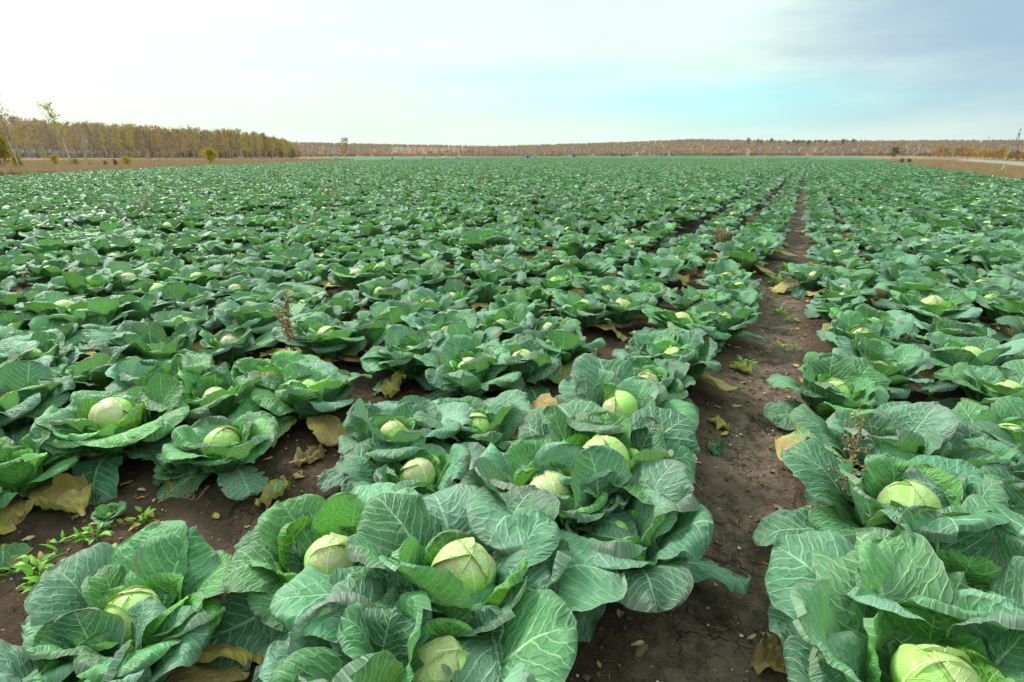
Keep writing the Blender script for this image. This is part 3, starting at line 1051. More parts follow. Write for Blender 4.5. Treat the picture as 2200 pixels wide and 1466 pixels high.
# ------------------------------------------------------------------ where the cabbages stand
# head pixel, options, words for the label
HERO = [
    ((935, 1450), dict(size=1.05, head=1.1, openness=.8, fresh=.05, withered=.0), 'cabbage at the bottom edge with a pale head, in front of the biggest open one'),
    ((1005, 1225), dict(size=1.26, head=.9, withered=.0, openness=1.0, fresh=.0), 'big open cabbage with a round yellow-green head beside the near end of the path'),
    ((705, 1185), dict(size=1.06, head=.95, openness=.8, fresh=.45), 'cabbage with a bright green upright leaf fan and a pointed pale head'),
    ((290, 1300), dict(size=.96, head=1.0, openness=1.0, fresh=.3), 'cabbage whose tan head hides behind a folded leaf, beside the bare weedy soil'),
    ((1170, 1065), dict(size=1.15, head=.92, openness=.7, fresh=.1), 'cabbage with a small crescent-edged head, behind the big open one by the path'),
    ((1285, 980), dict(size=1.25, head=1.0, openness=.85, fresh=.25), 'cabbage with an egg-shaped tan-topped head and tall green back leaves'),
    ((1335, 873), dict(size=1.2, head=.9, openness=.7, fresh=.1), 'cabbage with a wide cream head top beside the path, behind the egg-shaped one'),
    ((1950, 1090), dict(size=1.2, head=.98, openness=.95, fresh=.05), 'cabbage with the broadest yellow-green head, right of the path beside the dry stalk'),
    ((2050, 1275), dict(size=1.3, head=.7, openness=.2, fresh=.05, withered=.0), 'closed cabbage with overlapping ribbed leaves, right of the path'),
    ((2015, 1445), dict(size=1.28, head=.84, withered=.0, openness=.75, fresh=.25), 'cabbage with a large tan head, nearest of all right of the path'),
    ((2185, 925), dict(size=1.0, head=1.0, openness=.7), 'cabbage with a bright crescent head at the far side of the second row right'),
    ((1790, 827), dict(size=1.05, head=.9, openness=.6, withered=.45, fresh=.1), 'cabbage with a big tan dying leaf on its side, right of the path'),
    ((240, 882), dict(size=1.12, head=1.05, openness=.8, fresh=.3), 'wide cabbage with a purple-flushed head and a curled bright leaf edge'),
    ((483, 940), dict(size=.92, head=1.0, openness=.8, fresh=.3), 'cabbage with a pale head leaning left, in front of a sprout'),
    ((838, 922), dict(size=1.0, head=.9, openness=.6, fresh=.0), 'grey-green cabbage with a cream cap and leaves spread on the soil'),
    ((1025, 905), dict(size=.95, head=.85, openness=.6, fresh=.1), 'cabbage with a narrow green head and a pale folded leaf on its side'),
    ((565, 805), dict(size=.9, head=.85, openness=.85, fresh=.45, rot=.9), 'cabbage with a brown rotten head in bright green leaves'),
    ((655, 830), dict(size=.98, head=.95, openness=.6, fresh=.2), 'cabbage with a lime head turned aside, next to the rotten-headed one'),
    ((695, 720), dict(size=1.0, head=1.0, openness=.7, fresh=.2), 'cabbage with a round head close beside the dried brown weed spike'),
    ((655, 643), dict(size=.95, head=.8, openness=.6, fresh=.2), 'cabbage with a small lime head behind the dried brown weed spike'),
    ((340, 617), dict(size=1.0, head=1.0, openness=.75, fresh=.3), 'cabbage with a bare lime head standing out among dark leaves'),
    ((140, 668), dict(size=1.0, head=1.15, openness=.85, fresh=.3), 'cabbage with a big smooth green head beside a whitish folded leaf'),
    ((62, 760), dict(size=1.0, head=.95, openness=.7, fresh=.2), 'cabbage with a tan-capped head at the outer end of its row'),
    ((1010, 785), dict(size=1.0, head=1.0, openness=.6, fresh=.05), 'cabbage with a cream lengthwise-ribbed head above drooping blue-green leaves'),
    ((880, 745), dict(size=1.0, head=.6, openness=.25, fresh=.0), 'cabbage with dark tight upright leaves above a yellow hanging leaf'),
    ((560, 685), dict(size=1.0, head=.6, openness=.25, fresh=.1), 'headless loose cabbage with a long white stalk above a fallen brown leaf'),
    ((310, 745), dict(size=1.05, head=.7, openness=.3, fresh=.0), 'sprawling grey cabbage with thick pale leaf stalks'),
    ((350, 815), dict(size=1.05, head=.7, openness=.4, fresh=.2), 'cabbage with broad olive leaves behind the purple-headed one'),
    ((20, 850), dict(size=1.05, head=.7, openness=.5, fresh=.1), 'dark cabbage with one flat veined leaf at the field of view edge'),
    ((18, 1000), dict(size=.8, head=.6, openness=.2, fresh=.6), 'small bright green cabbage beside tan rotting leaves'),
    ((960, 695), dict(size=1.0, head=.7, openness=.4), 'cabbage with wide rounded leaves and a greyed purple edge'),
    ((1123, 766), dict(size=1.0, head=.95, openness=.7, fresh=.15), 'cabbage with a purple-topped head and drooping side leaves, two rows from the path'),
    ((1175, 702), dict(size=.95, head=1.0, openness=.7, fresh=.1), 'cabbage with a tan round head, third in front of the lime-striped one'),
    ((1250, 658), dict(size=1.0, head=1.05, openness=.8, fresh=.15), 'cabbage with a tan and lime head held high in dark ruffled leaves'),
    ((1140, 632), dict(size=1.0, head=1.0, openness=.7, fresh=.3), 'cabbage with a split lime head beside a yellow fallen leaf'),
    ((1408, 757), dict(size=.9, head=.85, openness=.6, fresh=.2), 'cabbage with a small green head pressed against its cream-topped neighbour'),
    ((1456, 763), dict(size=1.05, head=.95, openness=.6, fresh=.0), 'cream-topped cabbage with huge grey fan leaves beside the path'),
    ((1460, 693), dict(size=1.0, head=1.1, openness=.7, fresh=.2), 'cabbage with a long tan-edged head in the row beside the path'),
    ((1560, 682), dict(size=1.0, head=1.1, openness=.6, fresh=.1), 'cabbage with a purple-veined head right at the path edge'),
    ((1500, 647), dict(size=1.0, head=1.0, openness=.7, fresh=.3), 'cabbage with a bright lime dome behind the tan-edged one'),
    ((1390, 618), dict(size=1.0, head=1.0, openness=.7, fresh=.2), 'cabbage with a round tan-topped head between two dark leaves'),
    ((1300, 615), dict(size=1.0, head=.9, openness=.6), 'cabbage with a barely visible tan head in pale blue leaves'),
    ((1580, 615), dict(size=1.0, head=1.0, openness=.6, fresh=.15), 'cabbage with an oval pale head beside the narrowing path'),
    ((2012, 646), dict(size=1.15, head=1.1, openness=.9, fresh=.25), 'wide bowl-shaped cabbage with a tan-tipped head, second row right of path'),
    ((1870, 693), dict(size=1.0, head=.95, openness=.7, fresh=.4), 'cabbage showing only a bright green head rim, right of the path'),
    ((1855, 718), dict(size=1.0, head=1.0, openness=.6), 'cabbage with a cream flat head top in front of the green-rimmed one'),
    ((2045, 712), dict(size=1.0, head=.9, openness=.6, fresh=.2), 'cabbage with a lime crescent head behind the cream-domed one at right'),
    ((2095, 757), dict(size=1.05, head=1.0, openness=.6), 'cabbage with a wide cream dome in grey leaves, second row right of path'),
    ((2170, 830), dict(size=1.0, head=1.0, openness=.6, fresh=.3), 'cabbage with a yellow-lined head in front of the wide cream dome'),
    ((1755, 585), dict(size=1.0, head=.8, openness=.5), 'grey ruffled cabbage leaning over the weeds on the path'),
    ((1880, 775), dict(size=1.05, head=.7, openness=.25, fresh=.05), 'cabbage with one tall rounded ribbed leaf facing the path'),
    ((1905, 965), dict(size=1.1, head=.45, openness=.2, fresh=.0, withered=.6), 'cabbage with tall blue-green back leaves and pinkish tips, behind the broadest head'),
    ((2110, 1010), dict(size=1.0, head=.6, openness=.4), 'blue-green cabbage filling the gap beyond the broadest head, second row right'),
    ((2180, 1130), dict(size=1.0, head=.8, openness=.4), 'dark shaded cabbage behind the broadest yellow-green head'),
    ((1070, 560), dict(size=1.0, head=.8, openness=.5, withered=.6), 'cabbage with pale ragged leaves beside the gap of dry stalks'),
    ((1335, 1120), dict(size=1.12, head=.45, openness=.3, fresh=-.05, withered=.0), 'dark leafy cabbage without a visible head, overhanging the left path edge'),
    ((770, 1500), dict(size=1.0, head=.45, openness=.1, withered=.0), 'dark cabbage cut off at the bottom, between two pale heads'),
    ((190, 1450), dict(size=.85, head=.45, openness=.1, fresh=-.1), 'low dark cabbage in front of the folded-leaf one, cut off below'),
]
BARE = [((140, 1140), .40), ((330, 1110), .36), ((60, 1250), .40), ((0, 1400), .40), ((230, 1180), .34), ((40, 1330), .36), ((850, 850), .2), ((690, 1010), .16), ((555, 770), .16), ((1320, 830), .14), ((650, 960), .15)]
BARE += [((426, 1100), .2), ((821, 1076), .2)]
bare_pts = [(at(px, py)[:2], r) for (px, py), r in BARE]

hero_pos = []
for (px, py), opt, lab in HERO:
    zt = 0.232 * opt.get('size', 1)
    hero_pos.append(at(px, py, zt)[:2])
hero_pos = np.array(hero_pos)

fill = []
rgf = np.random.default_rng(33)
row_list = [('right', i, x) for i, x in enumerate(ROWS_R) if x < ER[:, 0].max() + 1] + [('left', i, x) for i, x in enumerate(ROWS_L) if x > EL[:, 0].min() - 1]
NEAR_Y = 150.0
for side, ri, x0 in row_list:
    y = 0.2 + rgf.uniform(0, 0.4)
    ys = []
    while y < NEAR_Y + 80:
        ys.append(y)
        y += rgf.uniform(0.35, 0.46)
    ys = np.array(ys)
    jit = 0.10 if side == 'left' else 0.06
    xs = x0 + rgf.normal(0, jit * 0.6, len(ys)) + 0.05 * np.sin(ys * 0.13 + ri)
    # the rows beside the path lean into it farther out
    xs = xs - np.sign(x0) * max(0.0, 0.15 - 0.045 * ri) * sstep(ys, 4.5, 15)
    ok = (rgf.random(len(ys)) > 0.035) & (in_field(xs, ys) > 0.1)
    for x_, y_ in zip(xs[ok], ys[ok]):
        fill.append((x_, y_, side, ri))
fa = np.array([(f[0], f[1]) for f in fill])
keep = np.ones(len(fa), bool)
for h in hero_pos:
    keep &= np.hypot(fa[:, 0] - h[0], fa[:, 1] - h[1]) > 0.31
for c, r in bare_pts:
    keep &= np.hypot(fa[:, 0] - c[0], fa[:, 1] - c[1]) > r
# nothing right under the camera, where the photographer stands
keep &= ~((np.hypot(fa[:, 0], fa[:, 1]) < 0.55))
fill = [f for f, k in zip(fill, keep) if k]
fa = fa[keep]
fz = terrain(fa[:, 0], fa[:, 1])
P3 = np.column_stack([fa, fz + 0.15])
ppx, ppy, pdp = proj(P3)
inview = (pdp > 0.2) & (ppx > -40) & (ppx < 2240) & (ppy < 1540)
order = np.argsort(np.where(inview, pdp, 1e9))
N_IND = 300 - len(HERO)
ind = order[:N_IND]

ORD = 'first second third fourth fifth sixth seventh eighth ninth tenth eleventh twelfth thirteenth fourteenth fifteenth sixteenth seventeenth eighteenth nineteenth twentieth'.split()
ORD += ['twenty-' + w for w in ORD[:9]] + ['thirtieth'] + ['thirty-' + w for w in ORD[:9]] + ['fortieth'] + ['forty-' + w for w in ORD[:9]]
GROUP = 'cabbages growing in rows'
for k, ((px, py), opt, lab) in enumerate(HERO):
    rg = np.random.default_rng(100 + k)
    o = dict(opt)
    o['head'] *= .93
    if hero_pos[k][1] > 3.2:
        o['size'] *= .93
    o.setdefault('withered', .35)
    o['staged'] = False
    c = cabbage(hero_pos[k], rg, 'hi', lean=(rg.uniform(-.10, .10), rg.uniform(-.10, .10)), **o)
    tag(c, lab, 'cabbage', GROUP)

# count each row from its near end for the labels
rows_seen = {}
for i in ind:
    rows_seen.setdefault((fill[i][2], fill[i][3]), []).append(i)
rgc = np.random.default_rng(5)
for (side, ri), lst in sorted(rows_seen.items()):
    lst.sort(key=lambda i: fill[i][1])
    for n, i in enumerate(lst):
        x_, y_ = fill[i][0], fill[i][1]
        hd = rgc.choice([0.5, 0.78, 0.9, 1.0], p=[.2, .3, .3, .2])
        lod = 'hi' if pdp[i] < 3.6 else 'lo'
        op = rgc.uniform(.25, .85)
        fr = rgc.uniform(-.1, .25)
        c = cabbage((x_, y_), rgc, lod, size=rgc.uniform(.76, 1.05), openness=op, head=hd, fresh=fr, withered=.5, lean=(rgc.uniform(-.12, .12), rgc.uniform(-.12, .12)))
        look = 'tight-leaved' if op < .42 else ('open' if op > .65 else 'leafy')
        where = f'in the {ORD[ri]} row {side} of the bare path' if ri else f'along the {side} edge of the bare path'
        tag(c, f'{look} cabbage, {ORD[n]} in line {where}', 'cabbage', GROUP)

rest = np.ones(len(fill), bool)
rest[ind] = False
# beyond the frame only the plants next to it are built
rest &= (inview | ((ppx > -500) & (ppx < 2700) & (pdp > 0.25) & (ppy < 2100)) | (np.hypot(fa[:, 0], fa[:, 1]) < 8))
rest &= (fa[:, 1] < NEAR_Y) | (rgf.random(len(fa)) < 0.75)
RP = np.column_stack([fa[rest], fz[rest] - 0.005])
# the rows run on past the photographer
rgb_ = np.random.default_rng(8)
back = np.array([(x0 + rgb_.normal(0, .05), y) for side, ri, x0 in row_list if -6 < x0 < 6 for y in np.arange(-3.0, .15, .43) + rgb_.uniform(-.1, .1)])
back = back[(np.hypot(back[:, 0], back[:, 1]) > .6) & (proj(np.column_stack([back, back[:, 0] * 0 + .2]))[2] < .45)]
RP = np.concatenate([RP, np.column_stack([back, terrain(back[:, 0], back[:, 1]) - .005])])
print('field cabbages', len(RP), 'far end', FAR_END)
variants = [field_variant(k) for k in range(9)]
nrest = len(RP)
field = scatter_gn('cabbage_field', variants, RP, rgf.uniform(0, 6.28, nrest), rgf.uniform(.72, 1.08, nrest), rgf.integers(0, 9, nrest))
tag(field, 'rest of the cabbage rows stretching to the far end of the field', 'cabbages', kind='stuff')

# the far end of the field: every row a ragged ridge of leaves, too far to tell plants apart
def far_rows():
    V, Fs, n = [], [], 0
    y0 = NEAR_Y + 78
    for side, ri, x0 in row_list:
        ys = [y0 + rgf.uniform(0, .5)]
        while ys[-1] < FAR_END:
            ys.append(ys[-1] + max(.55, (ys[-1] - y0) * .006) * rgf.uniform(.8, 1.2))
        ys = np.array(ys)
        xs = x0 + rgf.normal(0, .05, len(ys))
        ok = in_field(xs, ys) > 0.1
        if ok.sum() < 3:
            continue
        ys, xs = ys[ok], xs[ok]
        z = terrain(xs, ys)
        k = len(ys)
        h = rgf.uniform(.18, .42, k)
        w = rgf.uniform(.24, .40, k)
        ring = np.stack([np.stack([xs - w, ys, z + .02], -1), np.stack([xs - w * .55, ys + .1, z + h * .85], -1), np.stack([xs + rgf.normal(0, .06, k), ys, z + h], -1),
                         np.stack([xs + w * .55, ys - .1, z + h * .8], -1), np.stack([xs + w, ys, z + .02], -1)], 1)
        V.append(ring.reshape(-1, 3))
        i = np.arange(k - 1)[:, None] * 5
        j = np.arange(4)[None, :]
        Q = np.stack([i + j, i + j + 1, i + j + 6, i + j + 5], -1).reshape(-1, 4) + n
        n += 5 * k
        Fs.append(Q)
    V, Q = np.concatenate(V), np.concatenate(Fs)
    me = bpy.data.meshes.new('far_cabbage_rows')
    me.vertices.add(len(V))
    me.vertices.foreach_set('co', V.ravel())
    me.loops.add(Q.size)
    me.loops.foreach_set('vertex_index', Q.ravel().astype(np.int32))
    me.polygons.add(len(Q))
    me.polygons.foreach_set('loop_start', np.arange(0, Q.size, 4, dtype=np.int32))
    me.update(calc_edges=True)
    m, b, out = new_mat('far_cabbage_leaves')
    co = b.new('ShaderNodeTexCoord').outputs['Object']
    n1 = b.noise(co, 1.6, 3.0, .7)
    n2 = b.noise(co, .05, 3.0, .6)
    c = b.mix(b.ss(n1, .4, .62), (.030, .100, .050), (.078, .18, .098))
    c = b.mix(b.m('MULTIPLY', b.ss(n2, .5, .7), .3), c, (.15, .22, .08))
    principled(b, out, c, .9, .1)
    me.materials.append(m)
    o = bpy.data.objects.new('far_cabbage_rows', me)
    COL.objects.link(o)
    tag(o, 'green cabbage rows at the far end of the field', 'cabbages', kind='stuff')
    print('far rows faces', len(Q))


far_rows()


# ------------------------------------------------------------------ sprouts, shed leaves, weeds between the rows
for (px, py), sz, lab in [((388, 1022), .34, 'small purplish cabbage sprout on the soil in front of the left-leaning head'),
                          ((235, 1110), .20, 'tiny pale cabbage sprout standing alone on the bare weedy soil'),
                          ((825, 1085), .52, 'stunted loose-leaved cabbage on the soil below the cream-capped one')]:
    rg = np.random.default_rng(px)
    p = at(px, py, 0.03)
    tag(cabbage(p, rg, 'hi', size=sz, head=.7, openness=.3, fresh=.25, purple=.8, withered=.4), lab, 'cabbage', 'stunted cabbages')

FALLEN = [
    ((165, 1085), 1.25, (.2, .62, 0), 2.4, 'large tan shed leaf with dark holes, flat on the soil below the wide cabbage'),
    ((545, 745), 1.1, (.2, .66, 0), 2.9, 'broad tan shed leaf under the long white stalk'),
    ((858, 842), 1.1, (.2, .50, 0), -1.7, 'pale yellow shed leaf hanging onto the soil patch below the dark tight cabbage'),
    ((455, 676), 1.0, (.2, .48, 0), 1.2, 'yellow dying leaf propped upright behind the tan leaf'),
    ((600, 1062), 1.1, (.3, .46, 0), -1.3, 'bright yellow shed leaf under the left-leaning head'),
    ((85, 1040), 1.1, (.3, .46, 0), -1.8, 'yellow shed leaf beside the small bright green cabbage'),
    ((40, 1105), .9, (.2, .72, 0), -1.2, 'curled pinkish tan shed leaf at the edge of the bare soil'),
    ((12, 1195), 1.0, (.5, .34, 0), -.8, 'cream and green shed leaf at the very edge beside the weeds'),
    ((1742, 930), 1.0, (.2, .60, 0), -2.6, 'mottled tan shed leaf under the cabbage right of the path'),
    ((1545, 905), .7, (.2, .62, 0), -.9, 'small tan crumpled leaf at the left path edge'),
    ((1540, 955), .7, (0, .22, .9), -1.4, 'grey-purple limp leaf lying over the left path edge'),
    ((1712, 1145), .8, (0, 1.0, .5), 2.8, 'crumpled grey-white dead leaf at the right path edge by the dry stalk'),
    ((1760, 1165), .8, (.3, .42, 0), -1.5, 'curled yellow-green leaf end beside the grey dead leaf'),
    ((660, 985), .9, (0, 1.0, 0), .4, 'dark brown rotten leaf between two heads'),
    ((905, 1110), .8, (.1, .58, .3), -.6, 'pale withering leaf with a pink edge below the cream-capped cabbage'),
    ((955, 1112), .6, (0, .95, .2), .5, 'small grey brown dead leaf behind the big open cabbage'),
    ((1040, 1028), .9, (.2, .68, 0), -.7, 'orange-tan shed leaf between two cabbages'),
    ((1200, 645), .9, (.2, .64, 0), -1.2, 'tan shed leaf under the split lime head'),
    ((1125, 585), .8, (.2, .50, 0), -1.6, 'yellow shed leaf by the ragged pale cabbage'),
    ((1275, 832), .9, (.2, .60, 0), -.5, 'cream-brown shed leaf in the second furrow left of the path'),
    ((1395, 1255), .8, (.2, .62, 0), -.8, 'yellow-tan torn leaf at the path edge near the biggest open cabbage'),
    ((1700, 1400), 1.0, (.2, .8, 0), 2.6, 'brown crumpled leaf under the lowest leaf right of the path'),
    ((2035, 935), .9, (.2, .72, 0), .6, 'orange-brown curled leaf between the two rows right of the path'),
    ((2150, 700), .9, (.2, .52, 0), -1.2, 'pale yellow shed leaf in the gap behind the wide bowl cabbage'),
    ((1590, 790), .7, (.3, .46, 0), -.8, 'yellowish leaf scrap at the path edge by a weed'),
    ((470, 790), .8, (0, 1.0, 0), .3, 'shrivelled dark leaf beside the thick pale stalks'),
]
for k, ((px, py), sc, ti, az, lab) in enumerate(FALLEN):
    p = at(px, py, 0.02)
    o = bpy.data.objects.new('fallen_leaf', POOL['hi', 'dry'][k % len(POOL['hi', 'dry'])])
    o.location = (p[0], p[1], float(ground_z(p[0], p[1])) + 0.004 + (0.10 if 'upright' in lab else 0.05 if 'hanging' in lab else 0))
    o.rotation_euler = (0.1 * (k % 3 - 1), (0.9 if 'upright' in lab else 0.45 if 'hanging' in lab else 0.05), az + YAW)
    o.scale = (sc, sc, sc)
    o.color = (*ti, 1)
    COL.objects.link(o)
    tag(o, lab, 'leaf', 'shed cabbage leaves')

M['weed'] = flat_mat('weed_leaf', (0.10, 0.30, 0.025), (0.17, 0.36, 0.035), 14, .5, .3, .2, .003, .3, transl=(.25, (.3, .6, .04)))
M['weed_old'] = flat_mat('weed_leaf_old', (0.30, 0.27, 0.05), (0.24, 0.15, 0.05), 14, .7, .2, .2, .003, .3)
M['dry'] = flat_mat('dry_stalk', (0.34, 0.23, 0.13), (0.19, 0.12, 0.07), 40, .85, .1, .3, .002, .2)
M['dry_red'] = flat_mat('reddish_stalk', (0.30, 0.17, 0.10), (0.20, 0.11, 0.07), 40, .85, .1, .3, .002)


def weed_leaf_mesh(L, W, seed, mat):
    rg = np.random.default_rng(seed)
    n = 8
    s = np.linspace(0, 1, n)
    w = W * np.array([.10, .75, 1.0, .9, .72, .5, .26, .02])
    th = np.radians(np.linspace(50, -15, n))
    x = np.cumsum(np.cos(th)) * L / n
    z = np.cumsum(np.sin(th)) * L / n * .7
    V, Fs = [], []
    for i in range(n):
        b_ = .012 * L * np.sin(i * 2.1 + seed)
        V += [(x[i], -w[i], z[i] + w[i] * .35 + b_), (x[i], 0, z[i]), (x[i], w[i], z[i] + w[i] * .35 - b_)]
    for i in range(n - 1):
        a = i * 3
        Fs += [(a, a + 1, a + 4, a + 3), (a + 1, a + 2, a + 5, a + 4)]
    mb = MB()
    mb.add(V, Fs)
    return mb.mesh('leaf', mat)


WL = [weed_leaf_mesh(1.0, .20, i, M['weed']) for i in range(3)] + [weed_leaf_mesh(1.0, .13, i, M['weed']) for i in range(3)]
WLO = [weed_leaf_mesh(1.0, .18, i + 9, M['weed_old']) for i in range(2)]


def green_weed(px, py, n, L, lab, creep=0.0, caz=0.0, old=.1):
    rg = np.random.default_rng(px * 7 + py)
    p = at(px, py, 0.0)
    root = empty('weed', (p[0], p[1], float(ground_z(p[0], p[1]))), rg.uniform(0, 6))
    tag(root, lab, 'weed', 'green weeds on the bare soil')
    mb = MB()
    for i in range(n):
        a = i * 2.4 + rg.uniform(-.4, .4)
        if creep:
            f = (i + .5) / n
            ox, oy = creep * (f - .5) * cos(caz) + .02 * sin(7 * f), creep * (f - .5) * sin(caz) + .03 * sin(5 * f)
        else:
            ox, oy = .012 * cos(a), .012 * sin(a)
        h = L * rg.uniform(.05, .4)
        gz = float(ground_z(p[0], p[1])) * 0
        mb.tube([(ox * .6, oy * .6, -.01), (ox, oy, h * .5), (ox + .01 * cos(a), oy + .01 * sin(a), h)], [.0022, .0018, .0012], 4)
        o = bpy.data.objects.new('leaf', WLO[i % 2] if rg.random() < old else WL[rg.integers(6)])
        o.location = (ox + .01 * cos(a), oy + .01 * sin(a), h)
        o.rotation_euler = (rg.uniform(-.3, .3), rg.uniform(-.6, .3), a)
        sc = L * rg.uniform(.55, 1.1)
        o.scale = (sc, sc, sc)
        link(o, root)
    if creep:
        pts = [(creep * (f - .5) * cos(caz) + .02 * sin(7 * f), creep * (f - .5) * sin(caz) + .03 * sin(5 * f), .008 + .006 * sin(20 * f)) for f in np.linspace(0, 1, 12)]
        mb.tube(pts, .0022, 4)
    mb.build('stem', M['dry'] if old > .4 else M['weed'], root)


for a in [
    (1690, 582, 14, .16, 'tallest spiky green weed on the narrow part of the path'),
    (1672, 610, 16, .18, 'broad spiky green weed at the path beside the leaning grey cabbage'),
    (1675, 668, 10, .10, 'low reddish green weed across the path, behind the bare stretch'),
    (1700, 690, 8, .07, 'small flat weed at the right path edge', 0, 0, .4),
    (1680, 745, 7, .06, 'little two-leaved seedling in the middle of the path'),
    (1708, 752, 7, .05, 'tiny dark weed beside the seedling on the path'),
    (1600, 785, 12, .09, 'leafy weed at the left path edge under the purple-veined cabbage'),
    (1300, 805, 9, .10, 'green weed in the second furrow left of the path'),
    (1205, 905, 8, .08, 'small weed hiding under drooping leaves between rows'),
    (2172, 748, 9, .09, 'dark green weed on the bare gap at the right'),
    (95, 1245, 18, .09, 'thick creeping weed mat at the near left of the bare soil', .30, .2),
    (60, 1225, 12, .08, 'creeping weed strand at the edge of the bare soil', .25, .5),
    (165, 1165, 9, .07, 'scattered weed strand under the tan leaf', .22, .8),
    (205, 1160, 9, .07, 'pale upright weed in the middle of the bare soil'),
    (315, 1120, 10, .07, 'weed tuft among dry stalks on the bare soil', .12, .6, .3),
    (250, 1205, 10, .08, 'arrow-leaved weed pair behind the folded-leaf cabbage'),
    (300, 1205, 8, .07, 'thin weed right beside the folded-leaf cabbage'),
    (105, 1300, 14, .09, 'long trailing weed running down to the folded-leaf cabbage', .28, 1.7),
    (240, 1140, 12, .06, 'yellowing weed strand over straw on the bare soil', .26, .7, .6),
    (735, 1098, 8, .09, 'light green weed behind the bright green leaf fan'),
    (420, 1330, 6, .06, 'feathery weed growing through the leaves right of the folded one'),
    (150, 1090, 8, .06, 'small weed peeping out at the edge of the tan leaf'),
]:
    green_weed(*a)


def dry_weed(px, py, h, spread, n, lab, name='dry_weed', mat='dry', seeds=40, base=None, lean=(0, 0), sr=.004, dense=False):
    rg = np.random.default_rng(px + py)
    p = at(px, py, 0.0) if base is None else np.array(base)
    root = empty(name, (p[0], p[1], float(ground_z(p[0], p[1])) - .01), 0)
    tag(root, lab, 'weed', 'dried weeds standing in the field')
    st, sd = MB(), MB()
    for k in range(n):
        a = rg.uniform(0, 6.28)
        top = np.array([lean[0] + spread * cos(a) * rg.uniform(.3, 1), lean[1] + spread * sin(a) * rg.uniform(.3, 1), h * rg.uniform(.75, 1)])
        pts = np.array([top * f + np.array([sin(f * 5 + a) * .02 * h, cos(f * 4 + a) * .02 * h, 0]) * f for f in np.linspace(0, 1, 7)])
        st.tube(pts, np.linspace(sr, sr * .35, 7), 5)
        for i in range(seeds):
            f = rg.uniform(.0 if dense else .45, 1)
            b0 = pts[min(5, int(f * 6))] * (1 - (f * 6) % 1) + pts[min(6, int(f * 6) + 1)] * ((f * 6) % 1)
            d = rg.normal(0, 1, 3)
            d[2] = abs(d[2]) * .7
            d /= np.linalg.norm(d)
            ln = h * rg.uniform(.02, .16) * (1.15 - f * .6) * (.5 if dense else 1)
            e = b0 + d * ln
            st.tube([b0, e], [sr * .3, sr * .2], 3, cap=False)
            for q in range(3 if dense else 2):
                c = e + rg.normal(0, .006 + .006 * dense, 3)
                r_ = h * rg.uniform(.005, .011) * (1.7 if dense else 1)
                oc = rg.normal(0, 1, (6, 3)) * .25 + np.array([[1, 0, 0], [-1, 0, 0], [0, 1, 0], [0, -1, 0], [0, 0, 1.3], [0, 0, -1.3]])
                sd.add(c + oc * r_, [(0, 2, 4), (2, 1, 4), (1, 3, 4), (3, 0, 4), (2, 0, 5), (1, 2, 5), (3, 1, 5), (0, 3, 5)])
    st.build('stalk', M[mat], root)
    sd.build('seed_heads', M['dry'], root)['kind'] = 'stuff'
    return root


dry_weed(1793, 1190, .60, .03, 1, 'tall thin dry stalk with tiny seed heads in front of the broadest head', seeds=60, sr=.005)
dry_weed(1788, 960, .30, .02, 1, 'thin reddish bare stalk crossing the cabbage right of the path', mat='dry_red', seeds=8, sr=.004, lean=(.10, .02))
dry_weed(648, 818, .60, .05, 2, 'brown dried weed spike leaning between cabbages at the left', seeds=70, dense=True, lean=(-.13, .02), sr=.005)
dry_weed(470, 800, .14, .08, 3, 'low shrivelled brown weed beside the rotten-headed cabbage', seeds=40, dense=True)
dry_weed(420, 1075, .10, .10, 4, 'flattened dry stalks on the bare soil by the sprout', seeds=20)
dry_weed(950, 1105, .12, .06, 3, 'low dry stems behind the big open cabbage', seeds=15)
dry_weed(1545, 545, .40, .18, 7, 'bushy brown and yellow dried weed in the row left of the path', seeds=60, dense=True)
dry_weed(660, 515, .40, .25, 8, 'low rusty withered clump far out in the cabbages', seeds=50, dense=True, mat='dry_red')
for px, py, hh, lab in [(705, 442, .9, 'tall faint dried weed in the middle of the field'), (315, 480, .9, 'pale dried weed above the left part of the field'),
                        (1895, 428, .7, 'dried weed in the cabbages at the right'), (1595, 385, .9, 'dried weed left of the distant path end'),
                        (1480, 395, .8, 'small orange dried weed in the far cabbages'), (1030, 402, 1.0, 'brown dried weed behind the irrigation post'),
                        (1320, 372, 1.1, 'faint rusty weed near the far field end'), (2060, 412, .8, 'yellow-green dried weed near the right field border'),
                        (1720, 500, .35, 'rusty dry weed at the narrow path'), (595, 395, 1.0, 'yellowish weed near the left field border')]:
    dry_weed(px, py, hh * .72, .22, 5, lab, seeds=26, dense=True, mat='dry_red' if 'rusty' in lab or 'orange' in lab else 'dry')

